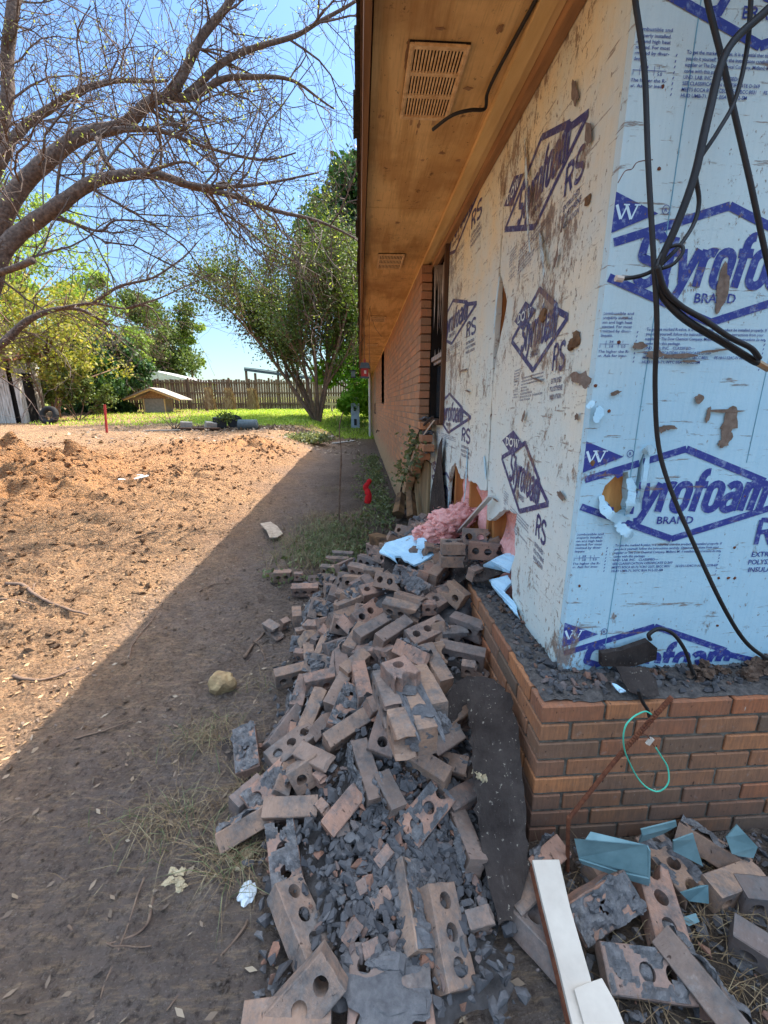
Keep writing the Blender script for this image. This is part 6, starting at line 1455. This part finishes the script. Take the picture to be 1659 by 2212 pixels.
def crowned(name, label, base, H, cr, seed, leafm, nleaf, ls, nblob=26, group='trees beyond the yard', bark='bark2', trunk=.18, squash=1.0, low=.25, bs=1.0):
    """leaf clumps around ellipsoid blobs plus limbs to them"""
    rng = random.Random(seed); g = np.random.default_rng(seed); e = empty(name, base, label, 'tree', group); mb = MB(); b = Vector(base)
    top = b+Vector((0, 0, H*.55)); mb.tube([b+Vector((0, 0, -.1)), b.lerp(top, .5)+Vector((rng.uniform(-.2, .2), 0, 0)), top], [trunk, trunk*.75, trunk*.5], 8)
    C = []
    for i in range(nblob):
        a = rng.uniform(0, 6.28); z = rng.uniform(low, 1.0); rr = cr*math.sqrt(max(.05, 1-((z-.5-low*.4)/.62)**2))*math.sqrt(rng.random())*squash
        c = b+Vector((math.cos(a)*rr, math.sin(a)*rr, z*H*.93)); s = b.lerp(top, min(1, z*.8+.1)); m_ = s.lerp(c, .5)+Vector((0, 0, -.15)); mb.tube([s, m_, c], [trunk*.35, trunk*.22, trunk*.08], 5)
        sz = cr*rng.uniform(.20, .40)*bs; k = int(nleaf/nblob); d = g.normal(0, 1, (k, 3)); d /= np.linalg.norm(d, axis=1)[:, None]; d *= (sz*g.uniform(.25, 1, (k, 1))**.45); d[:, 2] *= .7
        sub = g.normal(0, 1, (12, 3))*sz*.5; d = d+sub[g.integers(0, 12, k)]*.6; C.append(np.array(c)+d)
    mb.build('trunk', M[bark], e, True); quads('crown', leafquads(g, np.concatenate(C), ls, 0, 1.5), M[leafm], e); return e
def at(px, py, Y): q = ony(px, py, Y); return Vector((q.x, q.y, gz(q.x, q.y)))
crowned('evergreen_tree', 'tall dark green tree rising behind the crape tree at the eave', at(772, 880, 40), 20.5, 4.6, 3, 'leaf_dark', 32000, .36, 40)
crowned('leafy_tree', 'bright green tree filling the gap between roof edge and fence', at(765, 880, 21), 6.2, 1.9, 5, 'leaf_bright', 14000, .15, 24, low=.12)
crowned('leafy_tree', 'yellow-leaved small tree in front of the white shed', at(120, 890, 20), 5.6, 3.0, 6, 'leaf_yellow', 7500, .11, 60, low=.32, squash=1.1, bs=.6)
crowned('leafy_tree', 'tall airy light green tree behind the shed at far left', at(60, 880, 27), 13.5, 4.6, 7, 'leaf_light', 9000, .15, 70, bs=.6, low=.3)
crowned('leafy_tree', 'green rounded tree standing left of the white roof', at(215, 880, 26), 7.4, 2.5, 9, 'leaf_light', 10000, .16, 34, bs=.8, low=.15)
crowned('leafy_tree', 'dark bushy tree low behind the well house at left', at(215, 885, 24), 4.2, 2.4, 10, 'leaf_dark', 15000, .15, 26, low=.05)
crowned('olive_tree', 'olive green tree beyond the fence right of the white roof', at(362, 870, 62), 13.5, 5.2, 11, 'leaf_mid', 18000, .28, 30, low=.2)
crowned('leafy_tree', 'thin pale tree beyond the fence in the sky gap', at(422, 870, 62), 12.0, 1.6, 12, 'leaf_light', 2600, .28, 14, low=.3)
crowned('leafy_tree', 'green tree at the left edge behind the shed roof', at(-30, 880, 30), 11, 4.5, 14, 'leaf_light', 16000, .2, 30, low=.2)
# leafless lower shrub stems in front of shed
shp = dict(seg=[6, 5, 4], wig=[.10, .16, .2], up=[.06, .02, 0], tap=.4, rmin=.006, ns=[5, 4, 3], kids=[6, 5], t0=[.3, .2], ang=[.6, .7], ratio=[.6, .5], rr=.6)
tree('shrub', 'bushy shrub with reddish stems in front of the shed door', 'shrub', at(100, 888, 18.5), [((.4, 0, 1), 2.6, .05), ((-.3, .1, 1), 2.8, .05), ((.1, -.3, 1), 3.0, .05), ((.7, .1, 1), 2.4, .04)], shp, 21, 'leaf_yellow', 5200, .085, .12)
tree('shrub', 'low green shrub with drooping stems right of the shed', 'shrub', at(165, 890, 19), [((.5, 0, .8), 1.7, .03), ((-.5, .1, .8), 1.7, .03), ((.1, -.3, 1), 1.5, .03), ((.9, .1, .6), 1.6, .03)], shp, 22, 'leaf_mid', 3200, .08, .10)
bsh = ong(665, 955); gq = np.random.default_rng(3); C = np.array(bsh)+gq.normal(0, 1, (2600, 3))*np.array([.30, .22, .07])+np.array([0, 0, .12])
tag(quads('cut_branches', leafquads(gq, C, .05, 0, 1.6), M['weed']), 'heap of cut leafy branches on the dirt at the end of the shadow', 'branches')
# vine on the wall
C = []
for (x, y) in [(890, 975), (900, 960), (885, 990), (895, 985), (880, 1000), (872, 1010), (893, 950), (877, 1025), (868, 1035)]: q = onx(x, y, WX-.05); C.append(np.array(q)+gq.normal(0, .06, (34, 3)))
tag(quads('vine', leafquads(gq, np.concatenate(C), .035, 0, 1.6), M['weed']), 'weak green vine hanging over the broken end of the veneer', 'vine')
# ------------------------------------------------------------------ fence and background buildings
def fence():
    e = empty('wooden_fence', at(470, 880, 27.5), 'weathered grey-brown picket privacy fence closing the yard', 'fence')
    a, b = at(150, 885, 27.5), at(820, 885, 27.5); n = int((b-a).length/.152); mb = MB(); r_ = random.Random(2)
    for i in range(n):
        p = a.lerp(b, i/n); h = 1.80+r_.uniform(-.05, .05); z = p.z
        mb.box((p.x, p.y+r_.uniform(-.01, .01), z+h/2), (.135, .018, h), Matrix.Rotation(r_.uniform(-.012, .012), 3, 'Y'), r_.random()*.98+.01)
    mb.build('picket_panel', M['fence'], e)
    for z in (.35, 1.0, 1.6):
        m_ = MB(); m_.box(((a.x+b.x)/2, a.y-.035, (a.z+b.z)/2+z), ((b-a).length, .04, .085), Matrix.Rotation(-math.atan2(b.z-a.z, b.x-a.x), 3, 'Y'), .3); m_.build('rail', M['fence'], e)
    for i in range(0, n, 16):
        p = a.lerp(b, i/n); m_ = MB(); m_.box((p.x, p.y-.07, p.z+.95), (.1, .1, 1.9), None, .1); m_.build('post', M['fence'], e)
fence()
def wellhouse():
    b = at(336, 889, 24); e = empty('well_house', b, 'little well house with a wide gable roof standing on the lawn', 'well house'); z = b.z
    m_ = MB(); m_.box((b.x, b.y+.5, z+.36), (1.10, 1.0, .78)); m_.build('wall', M['concrete'], e)
    m_ = MB(); m_.prism([Vector((b.x-.75, b.y+.02, z+.78)), Vector((b.x+.75, b.y+.02, z+.78)), Vector((b.x, b.y+.02, z+1.22))], (0, .04, 0)); fixn(m_.build('gable', M['frieze'], e))
    for s in (-1, 1):
        m_ = MB(); m_.prism([Vector((b.x, b.y-.35, z+1.34)), Vector((b.x+s*1.52, b.y-.35, z+.74)), Vector((b.x+s*1.52, b.y-.35, z+.70)), Vector((b.x, b.y-.35, z+1.28))], (0, 1.7, 0)); fixn(m_.build('roof', M['concrete'], e))
        m_ = MB(); m_.prism([Vector((b.x, b.y-.30, z+1.28)), Vector((b.x+s*1.45, b.y-.30, z+.715)), Vector((b.x+s*1.45, b.y-.30, z+.64)), Vector((b.x, b.y-.30, z+1.18))], (0, .05, 0)); fixn(m_.build('rafter', M['trimpaint'], e))
        m_ = MB(); m_.box((b.x+s*.55, b.y-.02, z+.36), (.06, .04, .8)); m_.build('corner_board', M['trimpaint'], e)
wellhouse()
def shed():
    b = at(30, 905, 17.5); e = empty('shed', b, 'dilapidated white plank shed with a dark door opening at far left', 'shed'); x0, x1 = b.x-3.2, b.x+.35; z = b.z; H = 2.35
    m_ = MB(); r_ = random.Random(3); x = x0
    while x < x1:
        if not (b.x-.10 < x < b.x+.08) and not (x0+2.0 < x < x0+2.35 and False): m_.box((x+.09, b.y, z+H/2), (.17, .025, H+r_.uniform(-.05, .05)), Matrix.Rotation(r_.uniform(-.01, .01), 3, 'Y'))
        x += .182
    y = b.y
    while y < b.y+1.2: m_.box((x1+.02, y+.09, z+H/2), (.025, .17, H)); y += .182
    m_.build('wall', M['whiteboard'], e)
    m_ = MB(); m_.box((x1+.04, b.y+.55, z+.95), (.03, .5, 1.9)); m_.build('door', M['dark'], e); m_ = MB(); m_.box((x0+1.9, b.y-.02, z+1.3), (.3, .03, .9)); m_.build('window', M['dark'], e)
    m_ = MB(); m_.box(((x0+x1)/2, b.y+.65, z+1.1), (3.3, 1.1, 2.1)); m_.build('interior', M['dark'], e)
    m_ = MB(); m_.prism([Vector((x0-.3, b.y-.3, z+H-.05)), Vector((x1+.3, b.y-.3, z+H-.05)), Vector((x1+.15, b.y+1.3, z+H+.35)), Vector((x0-.3, b.y+1.3, z+H+.35))], (0, 0, .05)); fixn(m_.build('roof', M['rust'], e))
shed()
def whitebuilding():
    b = at(355, 870, 50); e = empty('white_barn', b, 'white building with a long pale metal roof beyond the fence', 'building'); z = b.z
    top = ony(300, 795, 50).z; lo = ony(415, 822, 50).z; xl = ony(300, 800, 50).x; xr = ony(418, 822, 50).x
    m_ = MB(); m_.box(((xl+xr)/2-2, 55, (z+lo)/2), (xr-xl+3.5, 8, lo-z)); m_.build('wall', M['pale'], e)
    m_ = MB(); m_.prism([Vector((xl-5, 50, lo-.05)), Vector((xr+.3, 50, lo-.05)), Vector((xl+.4, 50, top)), Vector((xl-1, 50, top+.1))], (0, 9, 0)); fixn(m_.build('roof', M['metalroof'], e))
whitebuilding()
def carport():
    Y = 34; e = empty('lean_to', at(600, 870, Y), 'open wooden lean-to frame showing above the fence behind the crape tree', 'lean-to')
    for (x, y) in [(531, 797), (551, 806), (600, 800), (640, 806), (690, 812)]: t_ = ony(x, y, Y); g_ = gz(t_.x, Y); m_ = MB(); m_.box((t_.x, Y, (t_.z+g_)/2), (.16, .14, t_.z-g_)); m_.build('post', M['fence'], e)
    m_ = MB(); a, b = ony(527, 795, Y-.1), ony(700, 818, Y-.1)
    m_.prism([a, b, b+Vector((0, 0, -.2)), a+Vector((0, 0, -.2))], (0, .05, 0)); m_.prism([a+Vector((0, 0, .02)), b+Vector((0, 0, .02)), b+Vector((0, 5, .3)), a+Vector((0, 5, .3))], (0, 0, .04)); fixn(m_.build('roof', M['greyroof'], e))
carport()
b = at(772, 885, 25); e = empty('pale_outbuilding', b, 'pale yellow-green wall of an outbuilding right of the crape tree', 'building')
a_, c_ = ony(757, 842, 25), ony(830, 900, 25); m_ = MB(); m_.box(((a_.x+c_.x)/2+.4, 27, (a_.z+b.z)/2-.2), (c_.x-a_.x+.8, 4, a_.z-b.z+.4)); m_.build('wall', M['pale'], e)
m_ = MB(); m_.box(((a_.x+c_.x)/2+.4, 27, a_.z+.05), (c_.x-a_.x+1.1, 4.4, .1)); m_.build('roof', M['greyroof'], e)
m_ = MB(); q = ony(712, 860, 24)
for z_ in (0, -.35): m_.box((q.x+.6, 24, q.z+z_), (1.9, .03, .14), Matrix.Rotation(.06, 3, 'Y'))
for k in (0, 1): m_.box((q.x+.1+k*1.2, 24.05, q.z-.4), (.1, .1, 1.0))
tag(m_.build('board_fence', M['white'], None), 'short white two-board fence beside the pale outbuilding', 'fence')
# meter box
b = footprint(768, 925); e = empty('utility_box', b, 'tall blue-grey utility box standing at the house\'s far corner', 'utility box'); h_ = (925-872)/930*b.y
m_ = MB(); m_.box((b.x, b.y, b.z+h_/2), (18/930*b.y, .25, h_), bev=.01); m_.build('cabinet', M['bluegrey'], e)
m_ = MB(); m_.box((b.x-.02, b.y-.14, b.z+h_*.78), (.10, .02, .2)); m_.box((b.x, b.y-.14, b.z+h_*.25), (.12, .02, .28)); m_.build('panel', M['blackplastic'], e)
m_ = MB()
for s in (-1, 1): m_.tube(smooth_path([Vector((b.x+s*.05, b.y, b.z+h_)), Vector((b.x+s*.05, b.y, b.z+h_+.2)), Vector((b.x+s*.05+.05, b.y, b.z+h_+.26)), Vector((b.x+s*.05+.1, b.y, b.z+h_+.18))]), .008, 5)
m_.build('hook', M['metalroof'], e)
# birdhouse and lantern
Y = 6.2; q = ony(788, 805, Y); e = empty('birdhouse', q, 'red birdhouse with a grey roof hanging under the eave', 'birdhouse'); w_ = 18/930*Y
m_ = MB(); m_.box(q, (w_*.85, w_*.8, .115)); bh_ = m_.build('body', M['redpaint'], e)
m_ = MB(); m_.prism([q+Vector((-w_*.62, -w_*.5, .055)), q+Vector((w_*.62, -w_*.5, .055)), q+Vector((w_*.45, -w_*.5, .13)), q+Vector((-w_*.45, -w_*.5, .13))], (0, w_, 0)); fixn(m_.build('roof', M['greyroof'], e))
m_ = MB(); m_.box(q+Vector((0, 0, .15)), (w_*.25, w_*.25, .05)); m_.build('cupola', M['redpaint'], e)
m_ = MB(); m_.box(q+Vector((0, 0, -.065)), (w_*1.05, w_, .02)); m_.build('tray', M['greyroof'], e)
m_ = MB(); m_.box(q+Vector((0.005, -w_*.41, 0.005)), (.03, .006, .045)); m_.build('door', M['white'], e)
m_ = MB(); m_.tube([q+Vector((0, 0, .17)), Vector((q.x+.0, q.y, SZ))], .003, 5); m_.build('hanger', M['cable'], e)
m_ = MB(); q2 = q+Vector((w_*.62, 0, -.06)); m_.tube(smooth_path([q2, q2+Vector((-.003, 0, .25)), q2+Vector((-.01, 0, .38)), Vector((q2.x-.005, q2.y, SZ))]), .005, 5); tag(m_.build('rod', M['fascia'], None), 'thin curved rod hanging beside the birdhouse', 'rod')
q = ony(763, 808, 7.5); e = empty('lantern', q, 'small dark lantern hanging left of the red birdhouse', 'lantern'); m_ = MB(); m_.box(q, (.07, .07, .09)); m_.build('glass', M['glass'], e); m_ = MB(); m_.box(q+Vector((0, 0, .055)), (.10, .10, .02)); m_.box(q+Vector((0, 0, -.055)), (.09, .09, .015)); m_.tube([q+Vector((0, 0, .06)), q+Vector((0.02, 0, .35)), q+Vector((.22, 0, .62))], .003, 5); m_.build('frame', M['blackplastic'], e)
# red stake
q = footprint(231, 938); t_ = ony(226, 874, q.y); m_ = MB(); m_.tube([q+Vector((0, 0, -.05)), t_], .035, 7); o = tag(m_.build('metal_post', M['redpaint'], None), 'dark red metal stake standing alone in the yard', 'post')
# tyre
q = at(105, 893, 17); m_ = MB(); ring = [Vector((q.x+math.cos(a)*.26, q.y+math.sin(a)*.10, q.z+.32+math.sin(a)*.26)) for a in np.linspace(0, 6.283, 25)]; m_.tube(ring, .10, 9, cap=False); tag(m_.build('tyre', M['rubber'], None, True), 'old black tyre leaning at the foot of the shed shrub', 'tyre')
# debris heap
Y = 14.6
def onY(px, py, Y): q = ony(px, py, Y); return Vector((q.x, Y, gz(q.x, Y)))
def deb(name, px, d, m, lab, cat, rot=0, z=0, Yd=0, bev=.01):
    q = onY(px, 915, Y+Yd); mb = MB(); mb.box((0, 0, 0), d, None, None, bev); o = mb.build(name, M[m], None); o.location = (q.x, q.y, q.z+d[2]/2+z); o.rotation_euler = (rot*.3, rot*.2, rot); return tag(o, lab, cat)
deb('concrete_block', 402, (.36, .22, .26), 'concrete', 'pale concrete block at the left end of the debris heap', 'block', .3)
deb('concrete_block', 455, (.34, .25, .22), 'concrete', 'tan block tilted in the middle of the debris heap', 'block', .6, .04)
deb('concrete_block', 475, (.42, .3, .34), 'blackplastic', 'dark crate under the weeds in the debris heap', 'crate', .2, .05, .2)
deb('wood_plank', 430, (1.3, .18, .06), 'framewood', 'dark plank lying along the debris heap', 'plank', .05, .02, -.2)
deb('wood_plank', 350, (1.1, .10, .04), 'concrete', 'weathered plank left of the debris heap', 'plank', -.08, .0, -.6)
deb('wood_plank', 690, (1.0, .14, .04), 'whiteboard', 'pale plank by the crape tree foot', 'plank', -.4, .05, -.5)
deb('wood_plank', 735, (1.2, .12, .04), 'whiteboard', 'grey plank near the utility box', 'plank', -.7, .06, -1.0)
q = onY(535, 915, Y); mb = MB(); mb.tube([Vector((-.33, 0, 0)), Vector((-.30, 0, 0)), Vector((.30, 0, 0)), Vector((.33, 0, 0))], [.10, .18, .18, .10], 14); o = mb.build('metal_tank', M['greyroof'], None, True); o.location = (q.x, q.y, q.z+.17); tag(o, 'grey cylindrical tank lying at the right of the debris heap', 'tank')
q = onY(508, 915, Y+.3); mb = MB(); mb.tube([Vector((0, -.1, 0)), Vector((0, .1, 0))], [.24, .24], 16); o = mb.build('black_bucket', M['blackplastic'], None); o.location = (q.x, q.y, q.z+.22); o.rotation_euler = (0, .2, .5); tag(o, 'round black tub on its side behind the grey tank', 'tub')
q = onY(488, 915, Y+.1); C = np.array(q)+gq.normal(0, 1, (500, 3))*np.array([.16, .1, .08])+np.array([0, 0, .42]); tag(quads('shrub', leafquads(gq, C, .05, 0), M['leaf_mid']), 'green sprig growing out of the debris heap', 'plant')
q = onY(375, 915, Y+.1); mb = MB()
for a_ in (-.6, -.2, .3, .7): mb.tube([q, q+Vector((a_*.4, 0, .3)), q+Vector((a_*.8, 0, .65-abs(a_)*.3))], [.02, .014, .006], 5)
tag(mb.build('dead_branch', M['stick'], None), 'dead forked branch standing left of the debris heap', 'branch')
C = []
for i in range(1500): C.append((R2.uniform(-6.2, -.9), Y+R2.gauss(.3, .3), 0))
C = np.array(C); C[:, 2] = gheight(C[:, 0], C[:, 1])+.005; tag(quads('yard_trash', leafquads(gq, C+np.array([0, 0, .03]), .07, .0, 2.2), M['litter']), 'brush and chips strewn around the debris heap', 'debris', kind='stuff')
# dried banana clumps at the fence
for i, (px, lab) in enumerate([(455, 'dried banana clump leftmost along the fence'), (497, 'dried banana clump in the middle along the fence'), (547, 'dried banana clump nearest the crape tree')]):
    q = at(px, 885, 26.2); C = []; g_ = np.random.default_rng(i)
    for k in range(260):
        a_ = g_.uniform(0, 6.28); h_ = g_.uniform(.1, 1.15); C.append((q.x+math.cos(a_)*.25*(1.2-h_*.5), q.y+math.sin(a_)*.2, q.z+h_))
    P_ = np.array(C); s_ = np.stack([np.full(len(P_), .05), np.zeros(len(P_)), np.zeros(len(P_))], 1); u_ = np.stack([g_.normal(0, .08, len(P_)), np.zeros(len(P_)), g_.uniform(.15, .3, len(P_))], 1)
    tag(quads('banana_plant', np.stack([P_-s_, P_+s_*.4-u_, P_+s_, P_+u_], 1), M['drygrass']), lab, 'plant', 'dried banana clumps')
